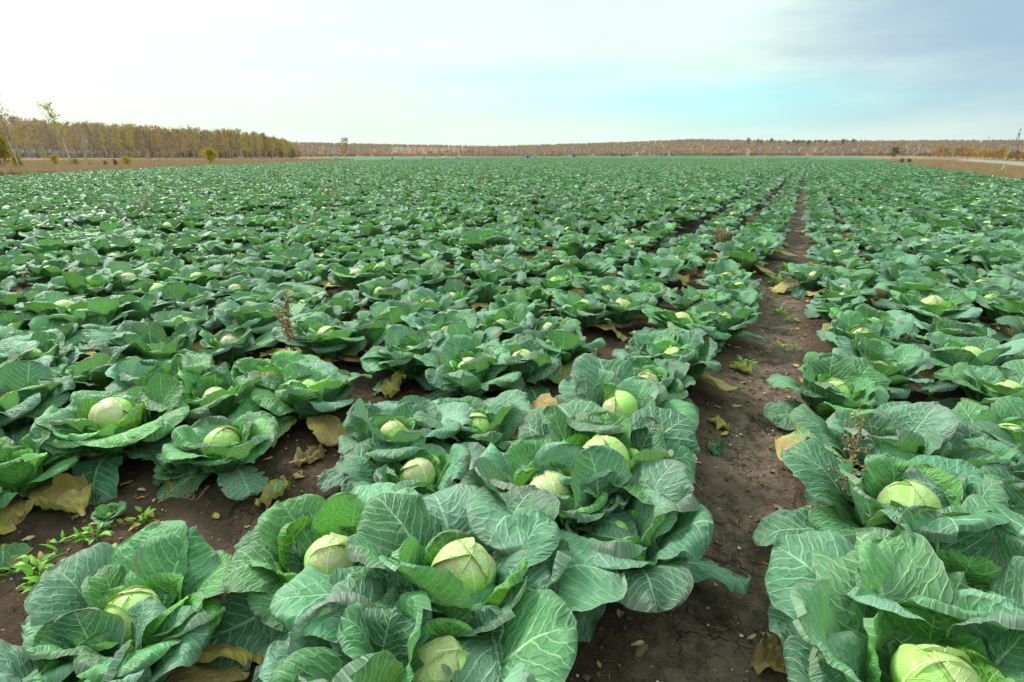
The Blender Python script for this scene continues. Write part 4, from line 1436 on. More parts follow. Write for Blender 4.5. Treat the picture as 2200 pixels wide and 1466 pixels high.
# scraps of rotting leaf under the row edges
rgl = np.random.default_rng(61)
mb = MB()
for k in range(230):
    if rgl.random() < .6:
        y = 1.0 + 8 * rgl.random() ** 1.6
        x = rgl.choice([-.30, .22]) + rgl.normal(0, .10)
    else:
        (cx, cy), r_ = bare_pts[rgl.integers(len(bare_pts))]
        x, y = cx + rgl.normal(0, r_), cy + rgl.normal(0, r_)
    L = rgl.uniform(.008, .034)
    w_ = L * rgl.uniform(.3, .7)
    a = rgl.uniform(0, 6.28)
    gx, gy = np.meshgrid(np.linspace(-1, 1, 5), np.linspace(-1, 1, 4), indexing='ij')
    wv_ = w_ * np.sqrt(np.maximum(0.05, 1 - gx ** 2 * .9))
    px_, py_ = gx * L, gy * wv_ * (1 + rgl.normal(0, .15, gx.shape))
    pz_ = np.abs(rgl.normal(0, .16, gx.shape)) * L + .35 * L * gy ** 2 * rgl.uniform(-.2, 1)
    V = np.stack([px_ * cos(a) - py_ * sin(a) + x, px_ * sin(a) + py_ * cos(a) + y, pz_ + float(ground_z(x, y)) + .002], -1).reshape(-1, 3)
    mb.add(V, [(i * 4 + j, i * 4 + j + 1, i * 4 + j + 5, i * 4 + j + 4) for i in range(4) for j in range(3)], int(rgl.integers(3)))
M['scrap1'] = flat_mat('rotten_scrap', (.20, .13, .065), (.11, .07, .04), 30, .85, .15, .4, .003)
M['scrap2'] = flat_mat('bleached_scrap', (.40, .33, .21), (.26, .19, .11), 30, .85, .15, .4, .003)
M['scrap3'] = flat_mat('yellow_scrap', (.38, .29, .09), (.25, .17, .06), 30, .85, .15, .4, .003)
tag(mb.build('leaf_scraps', [M['scrap1'], M['scrap2'], M['scrap3']]), 'scraps of rotting leaf scattered along the path edges', 'leaf litter', kind='stuff')

# pebbles, crumbs of earth and straw on the open soil
rgs = np.random.default_rng(77)


def soil_spots(n, spread_path=.22):
    pts = []
    while len(pts) < n:
        if rgs.random() < .72:
            y = .9 + 7 * rgs.random() ** 2
            pts.append((-.06 + rgs.normal(0, spread_path), y))
        else:
            (cx, cy), r = bare_pts[rgs.integers(len(bare_pts))]
            pts.append((cx + rgs.normal(0, r), cy + rgs.normal(0, r)))
    return np.array(pts)


def lumps(name, n, r0, r1, mats, flat=.7, lab=None, pw=2.5):
    mb = MB()
    base = np.array([[1, 0, 0], [-1, 0, 0], [0, 1, 0], [0, -1, 0], [0, 0, 1], [0, 0, -1], [.6, .6, .6], [-.6, .6, .6], [.6, -.6, .6], [-.6, -.6, .6]], float)
    tri = [(0, 6, 8), (0, 2, 6), (2, 7, 6), (2, 1, 7), (1, 9, 7), (1, 3, 9), (3, 8, 9), (3, 0, 8), (4, 6, 7), (4, 7, 9), (4, 9, 8), (4, 8, 6), (0, 5, 2), (2, 5, 1), (1, 5, 3), (3, 5, 0)]
    for x, y in soil_spots(n):
        r_ = r0 + (r1 - r0) * rgs.random() ** pw
        V = base * (1 + rgs.normal(0, .16, (10, 1))) * np.array([1, rgs.uniform(.6, 1), flat]) * r_
        a = rgs.uniform(0, 6.28)
        V = V @ np.array([[cos(a), sin(a), 0], [-sin(a), cos(a), 0], [0, 0, 1]])
        mb.add(V + np.array([x, y, float(ground_z(x, y)) + r_ * .25]), tri, int(rgs.integers(len(mats))))
    o = mb.build(name, mats, smooth=False)
    tag(o, lab, name, kind='stuff')


M['st1'] = flat_mat('pale_pebble', (.46, .40, .32), (.36, .29, .21), 60, .8, .3)
M['st2'] = flat_mat('ochre_pebble', (.34, .22, .12), (.26, .15, .09), 60, .8, .3)
M['st3'] = flat_mat('white_pebble', (.62, .59, .54), (.50, .46, .40), 60, .8, .3)
M['crumb'] = flat_mat('earth_crumb', (.12, .082, .060), (.075, .050, .037), 60, .95, .1, .6, .004)
M['crumb2'] = flat_mat('dry_earth_crumb', (.15, .105, .078), (.10, .07, .052), 60, .95, .1, .6, .004)
lumps('pebbles', 620, .0025, .010, [M['st1'], M['st2'], M['st3'], M['st2']], .75, 'small pale and ochre pebbles strewn on the bare path', 2.2)
lumps('earth_crumbs', 2600, .002, .014, [M['crumb'], M['crumb2'], M['crumb']], .65, 'crumbs of dark earth on the open soil', 3.2)
mb = MB()
for x, y in soil_spots(260, .3):
    a, ln = rgs.uniform(0, 6.28), rgs.uniform(.012, .06)
    z = float(ground_z(x, y)) + .004
    mb.tube([(x, y, z), (x + ln * .5 * cos(a), y + ln * .5 * sin(a), z + .004), (x + ln * cos(a + .3), y + ln * sin(a + .3), z + .001)], rgs.uniform(.0008, .002), 4)
tag(mb.build('straw', M['dry_red' if False else 'dry']), 'bits of dry straw on the soil', 'straw', kind='stuff')


# ------------------------------------------------------------------ trees and bushes
def foliage_mat(name, pal, transl=.4, patch=False):
    m, b, out = new_mat(name)
    r = b.new('ShaderNodeObjectInfo').outputs['Random']
    cr = b.new('ShaderNodeValToRGB')
    el_ = cr.color_ramp.elements
    cr.color_ramp.interpolation = 'CONSTANT'
    for i, c in enumerate(pal):
        e = el_[i] if i < 2 else el_.new(i / len(pal))
        e.position = i / len(pal)
        e.color = (*c, 1)
    b.l.new(r, cr.inputs[0])
    co = b.new('ShaderNodeTexCoord').outputs['Object']
    n = b.noise(co, .8, 3.0, .6)
    col = b.v('SCALE', cr.outputs[0], b.m('ADD', .55, b.m('MULTIPLY', n, .95)))
    if patch:
        col = b.v('SCALE', cr.outputs[0], b.m('ADD', .80, b.m('MULTIPLY', n, .40)))
    if patch:      # stands of other species across the hillside
        pos = b.new('ShaderNodeNewGeometry').outputs['Position']
        pn = b.noise(pos, .006, 3.0, .6)
        col = b.mix(b.m('MULTIPLY', b.ss(pn, .45, .58), .6), col, (.30, .21, .17))
        pn2 = b.noise(b.v('ADD', pos, (900., 300., 0.)), .009, 2.0, .6)
        col = b.mix(b.m('MULTIPLY', b.ss(pn2, .55, .66), .5), col, (.50, .33, .10))
    principled(b, out, col, .8, .15, None, (transl, col))
    return m


M['bark'] = flat_mat('birch_bark', (.50, .46, .42), (.20, .17, .15), 2.2, .8, .2, detail=6.0)
M['bark_dark'] = flat_mat('grey_bark', (.22, .18, .16), (.12, .10, .09), 2.0, .85, .2)
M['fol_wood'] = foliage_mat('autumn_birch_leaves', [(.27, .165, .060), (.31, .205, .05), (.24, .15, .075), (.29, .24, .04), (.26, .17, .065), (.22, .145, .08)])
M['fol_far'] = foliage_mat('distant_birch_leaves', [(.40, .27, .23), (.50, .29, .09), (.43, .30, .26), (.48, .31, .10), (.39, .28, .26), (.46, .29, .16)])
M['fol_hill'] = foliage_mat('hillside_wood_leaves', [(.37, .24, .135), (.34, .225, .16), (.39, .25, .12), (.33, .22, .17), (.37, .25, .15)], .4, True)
M['fol_yellow'] = foliage_mat('yellow_bush_leaves', [(.34, .27, .025), (.30, .26, .03)])
M['fol_orange'] = foliage_mat('orange_bush_leaves', [(.30, .16, .035), (.36, .25, .03), (.22, .12, .06), (.33, .19, .03)])
M['fol_dark'] = foliage_mat('conifer_needles', [(.045, .075, .035), (.055, .08, .04)])
M['fol_olive'] = foliage_mat('olive_bush_leaves', [(.10, .11, .03), (.12, .12, .035)])


def tree_meshes(seed, h, nlimb, nleaf, lw, lh, bark, fol, spread=.20, start=.28, trunk_r=.011, lean=0.0, up=.9, fork=False, sides=5, crown_start=None, gauss=.06, tops=1.0):
    rg = np.random.default_rng(seed)
    tr, cr = MB(), MB()
    ts = np.linspace(0, 1, 8)
    a0 = rg.uniform(0, 6.28)
    bx = .03 * h * np.sin(ts * 3 + a0) * ts + lean * h * ts ** 1.3
    by = .03 * h * np.cos(ts * 2.4 + a0) * ts - .03 * h * cos(a0) * 0
    path = np.stack([bx, by, ts * h], -1)
    tr.tube(path, np.maximum(trunk_r * h * (1 - ts * .92), .004 * h * .3), sides)
    if fork:
        p2 = np.stack([bx + lean * -.6 * h * np.maximum(ts - .18, 0) + .16 * h * np.maximum(ts - .18, 0), by + .05 * h * np.maximum(ts - .18, 0), ts * h * .93], -1)
        tr.tube(p2, trunk_r * h * .8 * (1 - ts * .9), sides)
    anchors = []
    for k in range(nlimb):
        t = start + (1 - start) * ((k + rg.random()) / nlimb) ** .9 * .96
        b0 = np.array([np.interp(t, ts, path[:, i]) for i in range(3)])
        az = k * 2.399 + rg.uniform(-.5, .5)
        ln = h * spread * (1.15 - t * .75) * rg.uniform(.7, 1.25)
        d = np.array([cos(az), sin(az), up * rg.uniform(.7, 1.3)])
        d /= np.linalg.norm(d)
        f = np.linspace(0, 1, 5)[:, None]
        pts = b0 + d * ln * f + np.array([0, 0, .12 * ln]) * f ** 2
        tr.tube(pts, np.linspace(trunk_r * h * .35 * (1.1 - t), .0012 * h, 5), 4, cap=False)
        anchors.append((pts, ln))
        for q in range(3):      # twigs
            i = rg.integers(1, 5)
            dd = d + rg.normal(0, .55, 3)
            dd /= np.linalg.norm(dd)
            e = pts[i] + dd * ln * rg.uniform(.3, .6)
            tr.tube([pts[i], (pts[i] + e) / 2, e], [.0016 * h, .0012 * h, .0007 * h], 3, cap=False)
            anchors.append((np.array([pts[i], (pts[i] + e) / 2, e, e, e]), ln * .5))
    V = np.zeros((nleaf, 4, 3))
    for i in range(nleaf):
        pts, ln = anchors[rg.integers(len(anchors))]
        f = rg.uniform(.25, 1.1) * 3.99
        i0 = min(3, int(f))
        c = pts[i0] + (pts[i0 + 1] - pts[i0]) * (f - i0) + rg.normal(0, gauss * h * .5, 3) * np.array([1, 1, .8])
        a = rg.uniform(0, 6.28)
        tl = rg.uniform(-.7, .7)
        x = np.array([cos(a), sin(a), tl * .6]) * lw * rg.uniform(.5, 1.3)
        z = np.array([-sin(a) * tl, cos(a) * tl, 1.0]) * lh * rg.uniform(.5, 1.3)
        V[i] = [c - x - z * .6, c + x * .8 - z, c + x + z * .7, c - x * .7 + z]
    cr.add(V.reshape(-1, 3), [(4 * i, 4 * i + 1, 4 * i + 2, 4 * i + 3) for i in range(nleaf)])
    return tr.mesh('trunk', M[bark]), cr.mesh('crown', M[fol], smooth=False)


def place_tree(meshes, p, name, sc, rz=0.0, lab=None, cat='tree', group=None, lx=0.0):
    root = empty(name, (p[0], p[1], float(terrain(p[0], p[1])) - .05), rz)
    root.scale = (sc, sc, sc)
    root.rotation_euler.x = lx
    for nm, me in zip(('trunk', 'crown'), meshes):
        o = bpy.data.objects.new(nm, me)
        link(o, root)
    tag(root, lab, cat, group)
    return root


def px_height(p, dpx):
    return dpx * proj(p)[2] / F_PX


rgt = np.random.default_rng(19)
W = [tree_meshes(40 + i, 1.0, 13, 270, .012, .030, 'bark', 'fol_wood', spread=.19, start=.14 + .015 * i, trunk_r=.0115, lean=rgt.uniform(-.08, .05), up=1.5, sides=4, gauss=.07) for i in range(7)]
topx = [-100, 0, 40, 150, 220, 330, 400, 520, 590, 640, 660]
topy = [268, 268, 273, 276, 276, 281, 284, 289, 297, 309, 318]
WORD = ['brown', 'golden brown', 'dull brown', 'olive yellow', 'russet', 'grey brown']
lft = []
NF = 118
for i in range(NF):
    px = -70 + 715 * (i + rgt.uniform(.1, .9)) / NF
    py = 339.5 + rgt.uniform(-.8, 1.2) + 1.5 * (px / 640)
    p = at(px, py)
    h = px_height(p, py - np.interp(px, topx, topy)) * rgt.uniform(.70, 1.10)
    lft.append((px, p, h))
for i, (px, p, h) in enumerate(lft):
    k = rgt.integers(7)
    o = place_tree(W[k], p, 'birch_tree', h, rgt.uniform(0, 6.28), None, 'tree', 'birches along the front of the wood at the left')
    n = NF - i
    o['label'] = f'autumn birch at the front edge of the left wood, {ORD[n - 1] if n <= len(ORD) else str(n) + "th"} from its open end'
# the trees behind them, past counting
wp, wh = [], []
for i in range(620):
    px = rgt.uniform(-80, 625)
    p = at(px, 340 + px / 640)
    r = np.hypot(p[0], p[1])
    f = 1 + rgt.uniform(.02, .30)
    q = p[:2] * f
    base = (float(terrain(q[0], q[1])))
    h = px_height((q[0], q[1], base), 340.5 - 6 * (f - 1) - np.interp(px, topx, topy)) * rgt.uniform(.72, 1.06)
    wp.append((q[0], q[1], base))
    wh.append(h)


def joined(meshes, name):
    tr, cr = meshes
    me = bpy.data.meshes.new(name)
    V, Fs, MI = [], [], []
    for k, m_ in enumerate((tr, cr)):
        n = len(V)
        V += [tuple(v.co) for v in m_.vertices]
        Fs += [tuple(q + n for q in p.vertices) for p in m_.polygons]
        MI += [k] * len(m_.polygons)
        me.materials.append(m_.materials[0])
    me.from_pydata(V, [], Fs)
    me.polygons.foreach_set('material_index', np.array(MI, np.int32))
    return bpy.data.objects.new(name, me)


o = scatter_gn('birch_wood', [joined(w, 'wood_tree') for w in W], np.array(wp), rgt.uniform(0, 6.28, len(wp)), wh, rgt.integers(0, 7, len(wp)))
tag(o, 'birch wood behind its front trees at the left', 'wood', kind='stuff')
# undergrowth at the foot of the wood
UG = [tree_meshes(70 + i, 1.0, 16, 260, .05, .07, 'bark_dark', 'fol_wood', spread=.5, start=.05, trunk_r=.012, up=.9, sides=3, gauss=.22) for i in range(3)]
up_, uh = [], []
for i in range(420):
    px = rgt.uniform(-80, 640)
    p = at(px, 340 + px / 640)
    q = p[:2] * (1 + rgt.uniform(.01, .12))
    up_.append((q[0], q[1], float(terrain(*q))))
    uh.append(rgt.uniform(1.6, 5.5))
o = scatter_gn('undergrowth', [joined(w, 'shrub') for w in UG], np.array(up_), rgt.uniform(0, 6.28, len(up_)), uh, rgt.integers(0, 3, len(up_)))
tag(o, 'dim undergrowth at the foot of the left wood', 'undergrowth', kind='stuff')

# far front row of the wood beyond the field
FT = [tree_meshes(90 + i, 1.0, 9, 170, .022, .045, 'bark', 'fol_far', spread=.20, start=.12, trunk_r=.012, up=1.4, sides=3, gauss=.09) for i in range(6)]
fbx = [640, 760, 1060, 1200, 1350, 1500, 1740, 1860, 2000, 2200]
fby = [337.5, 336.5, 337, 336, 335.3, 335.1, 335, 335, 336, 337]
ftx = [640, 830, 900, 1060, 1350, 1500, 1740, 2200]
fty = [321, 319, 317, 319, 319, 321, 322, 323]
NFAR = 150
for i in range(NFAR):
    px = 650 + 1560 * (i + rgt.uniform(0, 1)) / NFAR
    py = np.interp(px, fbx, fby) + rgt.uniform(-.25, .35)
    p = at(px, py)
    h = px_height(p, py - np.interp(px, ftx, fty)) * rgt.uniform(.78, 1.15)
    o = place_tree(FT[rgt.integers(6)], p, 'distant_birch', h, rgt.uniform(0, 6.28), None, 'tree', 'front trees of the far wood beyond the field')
    n = i
    if n < 75:
        wd = f'{ORD[n] if n < len(ORD) else str(n + 1) + "th"} along from the end of the left wood'
    else:
        m_ = NFAR - n
        wd = f'{ORD[m_ - 1] if m_ <= len(ORD) else str(m_) + "th"} along from the power pole side'
    o['label'] = f'small far birch beyond the field, {wd}'
wp, wh = [], []
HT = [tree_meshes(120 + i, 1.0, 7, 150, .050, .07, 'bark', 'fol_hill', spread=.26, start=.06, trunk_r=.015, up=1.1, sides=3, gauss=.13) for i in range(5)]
az0, az1 = math.atan2(pix_ray(560, HY)[0], pix_ray(560, HY)[1]), math.atan2(pix_ray(2300, HY)[0], pix_ray(2300, HY)[1])
va0, va1 = [math.atan2(pix_ray(a, HY)[0], pix_ray(a, HY)[1]) for a in (845, 1000)]
VILL = [(856, 317.5), (870, 318), (906, 317.5), (924, 318), (938, 318.3), (952, 318), (988, 317.2)]
NH = 9500
_az = rgt.uniform(az0, az1, NH)
_d = np.sqrt(rgt.uniform(560 ** 2, 1720 ** 2, NH))
_x, _y = _d * np.sin(_az), _d * np.cos(_az)
_px = proj(np.column_stack([_x, _y, np.zeros(NH)]))[0]
_bx = np.array(fbx, float)
_bd = np.array([np.hypot(*at(q, np.interp(q, fbx, fby))[:2]) for q in np.linspace(500, 2400, 60)])
ok = (in_field(_x, _y) < -10) & (_d > np.interp(_px, np.linspace(500, 2400, 60), _bd) + 4)
# scrub only, in front of the village
_vil = (_az > va0 - .004) & (_az < va1 + .004) & (_d < 1500) & (_d > 900)
_h = rgt.uniform(5.0, 9.0, NH) * np.where(_vil, .32, 1)
wp = np.column_stack([_x, _y, terrain(_x, _y) - .2])[ok]
wh = _h[ok]
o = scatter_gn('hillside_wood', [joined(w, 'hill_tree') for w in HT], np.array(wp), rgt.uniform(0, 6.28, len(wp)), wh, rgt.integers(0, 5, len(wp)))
tag(o, 'bare brown woods covering the far hillside', 'wood', kind='stuff')

sp_, sh_ = [], []
for i in range(900):
    px = rgt.uniform(640, 2300)
    p = at(px, np.interp(px, fbx, fby) - rgt.uniform(-.1, .5))
    if in_field(p[0], p[1]) > -2:
        continue
    sp_.append(tuple(p))
    sh_.append(rgt.uniform(1.5, 5.0) * min(1.0, np.hypot(p[0], p[1]) / 800))
SH = [tree_meshes(170 + i, 1.0, 14, 150, .09, .12, 'bark_dark', 'fol_hill', spread=.5, start=.05, trunk_r=.02, up=.8, sides=3, gauss=.3) for i in range(3)]
o = scatter_gn('far_undergrowth', [joined(w, 'far_shrub') for w in SH], np.array(sp_), rgt.uniform(0, 6.28, len(sp_)), sh_, rgt.integers(0, 3, len(sp_)))
tag(o, 'brushwood along the foot of the far wood', 'undergrowth', kind='stuff')

# dark conifers near the crest of the hill
CON = tree_meshes(140, 1.0, 26, 420, .03, .05, 'bark_dark', 'fol_dark', spread=.30, start=.08, trunk_r=.012, up=.15, sides=4, gauss=.05)
crest = [1605, 1627, 1634, 1655, 1672, 1690, 1703, 1712, 1722, 1735, 1748, 1758, 1772, 1790, 1808, 1830]
for n, px in enumerate(crest):
    r = pix_ray(px, HY)
    r = r[:2] / np.hypot(*r[:2]) * rgt.uniform(1330, 1450)
    place_tree(CON, r, 'conifer', rgt.uniform(10, 16), rgt.uniform(0, 6), f'dark conifer near the hill crest, {ORD[n]} from the left of the dark group', 'tree', 'dark conifers near the hill crest')

# birches and bushes on the pasture at the left
def birch_at(px, py, top, seed, lab, nleaf, fol, lean=0.0, fork=False, spread=.22, lw=.011, start=.25, up=1.2, nlimb=22, name='birch_tree', bark='bark', tr=.013, gauss=.05):
    p = at(px, py)
    h = px_height(p, py - top)
    ms = tree_meshes(seed, 1.0, nlimb, nleaf, lw, lw * 1.3, bark, fol, spread=spread, start=start, trunk_r=tr, lean=lean, fork=fork, up=up, sides=7, gauss=gauss)
    o = place_tree(ms, p, name, h, YAW + R_(0), lab, 'tree', None)
    return o


birch_at(44, 366, 222, 1, 'tall pale-trunked birch with wispy brown twigs at the outer left', 380, 'fol_wood', -.16, spread=.24, start=.35, lw=.009)
birch_at(6, 366, 232, 2, 'leaning birch with yellowing leaves, outermost at the left', 480, 'fol_wood', -.02, spread=.22, start=.25)
birch_at(155, 358, 236, 3, 'slender leaning birch standing above the wood, with a thin open crown', 420, 'fol_yellow', -.20, spread=.20, start=.35, lw=.009, tr=.020)
birch_at(187, 358, 283, 4, 'pale forked birch with bare white twigs beside the leaning one', 160, 'fol_wood', .02, True, spread=.24, start=.25, lw=.009, tr=.026)
birch_at(97, 355, 318, 5, 'young yellow birch sapling left of the leaning birch', 320, 'fol_yellow', -.08, spread=.25, start=.2)
birch_at(68, 352, 280, 6, 'thin brown birch between the tall ones and the sapling', 380, 'fol_wood', -.12, spread=.2, start=.3)
birch_at(745, 346, 301, 7, 'lone ragged birch at the field border beyond the left wood', 620, 'fol_wood', -.03, spread=.26, start=.12, lw=.014)


def bush_at(px, py, top, wpx, seed, lab, fol, name='bush', group='bushes at the field borders', n=420, lw=.045):
    p = at(px, py)
    h = px_height(p, py - top)
    w_ = wpx / max(py - top, 1)
    ms = tree_meshes(seed, 1.0, 22, n, lw, lw * 1.3, 'bark_dark', fol, spread=.42 * w_ + .15, start=.04, trunk_r=.02, up=1.0 / max(w_, .4), sides=4, gauss=.13)
    return place_tree(ms, p, name, h, seed, lab, 'bush', group)


for i, a in enumerate([
    (12, 366, 308, 40, 'large yellow bush at the foot of the outer birches', 'fol_yellow'),
    (40, 364, 338, 20, 'low brown bush under the tall birch', 'fol_wood'),
    (120, 357, 338, 16, 'small yellow shrub between sapling and leaning birch', 'fol_yellow'),
    (164, 358, 344, 12, 'tiny yellow shrub at the foot of the leaning birch', 'fol_yellow'),
    (196, 358, 350, 8, 'low yellow tuft beside the forked birch', 'fol_yellow'),
    (228, 360, 347, 7, 'thin orange shrub right of the forked birch', 'fol_orange'),
    (250, 361, 346, 9, 'thin orange shrub next to the rounded yellow-green bush', 'fol_orange'),
    (276, 361, 341, 18, 'rounded yellow-green bush on the pasture', 'fol_yellow'),
    (454, 356, 325, 26, 'upright golden bush standing alone on the pasture', 'fol_yellow'),
    (650, 338, 333, 10, 'small yellow bush at the open end of the left wood', 'fol_yellow'),
    (1921, 341, 321, 16, 'dark olive bush on the dry grass verge', 'fol_olive'),
    (1936, 353, 343, 10, 'dark dried shrub on the verge near the field corner', 'fol_olive'),
    (1952, 353, 343, 10, 'second dark dried shrub on the verge, closer to the road', 'fol_olive'),
    (1942, 333, 322, 8, 'small yellow bush behind the dark olive one', 'fol_yellow'),
    (1660, 352, 345, 38, 'rusty weedy bush in the middle of the far cabbage rows', 'fol_orange'),
]):
    bush_at(*a[:4], 200 + i, a[4], a[5])
for n in range(22):
    px = 2012 + 9.2 * n + rgt.uniform(-3, 3)
    py = np.interp(px, [2000, 2080, 2200], [338.5, 341.5, 347]) + rgt.uniform(-1, .6)
    bush_at(px, py, py - rgt.uniform(11, 19), rgt.uniform(16, 26), 240 + n, f'autumn bush beyond the road, {ORD[n]} from the far end of the hedge', 'fol_orange', group='autumn bushes along the far side of the road', n=200, lw=.07)

# ------------------------------------------------------------------ road, verge, poles and small far things
lo = [at(*q) for q in [(2320, 371), (2260, 364.5), (2200, 357.5), (2160, 353), (2120, 349.3), (2090, 346.6), (2062, 344)]]
hi_ = [at(*q) for q in [(2320, 360), (2260, 355.5), (2200, 351), (2160, 348), (2120, 345.6), (2090, 343.8), (2062, 342.3)]]
mb = MB()
V = []
for a, c in zip(lo, hi_):
    for f in (0.0, 0.06, 0.5, 0.94, 1.0):
        p = a[:2] * (1 - f) + c[:2] * f
        V.append((p[0], p[1], float(terrain(*p)) + (.34 + .06 * sin(pi * f) if 0 < f < 1 else -.1)))
mb.add(V, [(i * 5 + j, i * 5 + j + 1, (i + 1) * 5 + j + 1, (i + 1) * 5 + j) for i in range(len(lo) - 1) for j in range(4)])
M['road'] = flat_mat('gravel', (.19, .185, .16), (.14, .135, .115), .6, .9, .2, .4, .03)
tag(mb.build('road', M['road']), kind='structure')

M['grass'] = foliage_mat('dry_grass', [(.32, .225, .125), (.27, .185, .10), (.36, .27, .155), (.25, .175, .095), (.30, .195, .105)], .3)


def tuft(seed):
    rg = np.random.default_rng(seed)
    V, Fs = [], []
    for i in range(46):
        a, r_ = rg.uniform(0, 6.28), abs(rg.normal(0, .22))
        b0 = np.array([r_ * cos(a), r_ * sin(a), 0])
        h = rg.uniform(.3, .75)
        d = rg.normal(0, .22, 2)
        w_ = rg.uniform(.008, .018)
        t_ = np.array([-sin(a), cos(a), 0]) * w_
        tip = b0 + np.array([d[0], d[1], h])
        md = b0 + np.array([d[0] * .35, d[1] * .35, h * .6])
        n = len(V)
        V += [b0 - t_, b0 + t_, md + t_ * .8, md - t_ * .8, tip]
        Fs += [(n, n + 1, n + 2, n + 3), (n + 3, n + 2, n + 4)]
    mb = MB()
    mb.add(V, Fs)
    return bpy.data.objects.new('grass_tuft', mb.mesh('grass_tuft', M['grass']))


_r = rgt.random((60000, 4))
_rt = _r[:, 0] < .55
_px = np.where(_rt, 1870 + 450 * _r[:, 1], -120 + 880 * _r[:, 1])
_py = np.where(_rt, 336 + 80 * _r[:, 2] ** 1.6, 342 + 36 * _r[:, 2])
_rays = np.array([pix_ray(a, b_) for a, b_ in zip(_px, _py)])
_hr = np.hypot(_rays[:, 0], _rays[:, 1])
_den = -_rays[:, 2] / _hr - .0092
_dd = (HC - .0092 * 15) / np.maximum(_den, 1e-5)
_xy = _rays[:, :2] / _hr[:, None] * _dd[:, None]
gp = _xy[(_den > .0008) & (_dd < 420) & (in_field(_xy[:, 0], _xy[:, 1]) < -.25)]
lo2, hi2 = np.array(lo)[:, :2], np.array(hi_)[:, :2]


def on_road(P):
    cx, cy, _ = proj(np.column_stack([P, terrain(P[:, 0], P[:, 1])]))
    lp = np.array([proj(q)[:2] for q in lo])
    hp = np.array([proj(q)[:2] for q in hi_])
    yl = np.interp(cx, lp[::-1, 0], lp[::-1, 1])
    yh = np.interp(cx, hp[::-1, 0], hp[::-1, 1])
    return (cx > 2055) & (cy < yl + 4) & (cy > yh - 1)


gp = gp[~on_road(gp)]
gz = terrain(gp[:, 0], gp[:, 1]) - .01
gs = rgt.uniform(.5, 1.15, len(gp)) * np.where(gp[:, 0] > 0, .55, .7)
o = scatter_gn('dry_grass', [tuft(i) for i in range(5)], np.column_stack([gp, gz]), rgt.uniform(0, 6.28, len(gp)), gs, rgt.integers(0, 5, len(gp)))
tag(o, 'dry brown grass along the field borders', 'grass', kind='stuff')
print('grass', len(gp), 'hill', len(wp))

M['wood'] = flat_mat('weathered_wood', (.16, .135, .115), (.10, .085, .07), 3, .85, .2)
M['white_post'] = flat_mat('pale_post', (.42, .41, .38), (.30, .29, .27), 3, .8, .2)
M['metal'] = flat_mat('galvanised_pipe', (.30, .33, .33), (.20, .23, .23), 6, .45, .5)
M['rust'] = flat_mat('dark_pipe', (.05, .06, .055), (.09, .085, .07), 6, .6, .3)
M['cream'] = flat_mat('pale_green_paint', (.50, .55, .36), (.38, .44, .28), 6, .5, .4)
M['blue'] = flat_mat('blue_plastic', (.03, .20, .50), (.025, .15, .42), 3, .4, .5)
M['green_p'] = flat_mat('green_plastic', (.02, .22, .12), (.015, .17, .10), 3, .4, .5)
M['black'] = flat_mat('black_cloth_and_shade', (.015, .015, .018), (.03, .03, .032), 3, .8, .2)


def pole(px, py, top, lab, a_frame=False, name='power_pole', lean=0.0):
    p = at(px, py)
    h = px_height(p, py - top)
    root = empty(name, p, YAW)
    tag(root, lab, 'pole', 'poles beside the road')
    r = .13
    if a_frame:
        for s_ in (-1, 1):
            mb = MB()
            mb.tube([(s_ * h * .17, 0, -.2), (s_ * .10, 0, h * .86)], [r * 1.2, r], 8)
            mb.build('leg', M['wood'], root)
        mb = MB()
        mb.tube([(.05, .0, h * .80), (.16, 0, h)], [r, r * .8], 8)
        mb.build('mast', M['wood'], root)
        mb = MB()
        mb.box((0, 0, h * .50), (h * .17, .12, .12))
        mb.build('tie_beam', M['wood'], root)
        arms = [(h * .84, .75, -.18), (h * .97, .6, .2)]
    else:
        mb = MB()
        mb.tube([(0, 0, -.2), (lean * h, 0, h)], [r, r * .75], 8)
        mb.build('mast', M['wood'], root)
        arms = [(h * .93, .65, 0)]
    for z, w_, sl in arms:
        mb = MB()
        c = .10 if a_frame else lean * z
        mb.tube([(c - w_, 0, z - sl * w_), (c + w_, 0, z + sl * w_)], .07, 6)
        arm = mb.build('crossarm', M['wood'], root)
        for s_ in (-1, 1):
            m2 = MB()
            q = np.array([c + s_ * w_ * .92, 0, z + s_ * sl * w_ * .92])
            m2.tube([q, q + [0, 0, .14], q + [0, 0, .18], q + [0, 0, .30]], [.03, .03, .08, .05], 8)
            m2.build('insulator', M['white_post'], arm)
    return root


pole(2174, 346, 281, 'tall two-legged power pole standing above the hill line', True)
pole(2113, 342, 296, 'thin wooden pole between the two-legged one and the road bend')
pole(2076, 343.5, 314, 'leaning pale pole nearest the road bend', lean=.14)
pole(2063, 342.5, 321, 'short leaning post at the road bend', lean=.12)
p = at(2148, 372)
root = empty('marker_post', p, YAW)
tag(root, 'short pale marker post leaning in the grass beside the road', 'post')
hh = px_height(p, 17)
mb = MB()
mb.tube([(-.02, 0, -.1), (0, 0, 0), (hh * .35, 0, hh)], [.035, .035, .032], 8)
mb.build('shaft', M['white_post'], root)
mb = MB()
mb.tube([(hh * .35, 0, hh), (hh * .365, 0, hh * 1.05)], [.042, .03], 8)
mb.build('cap', M['white_post'], root)

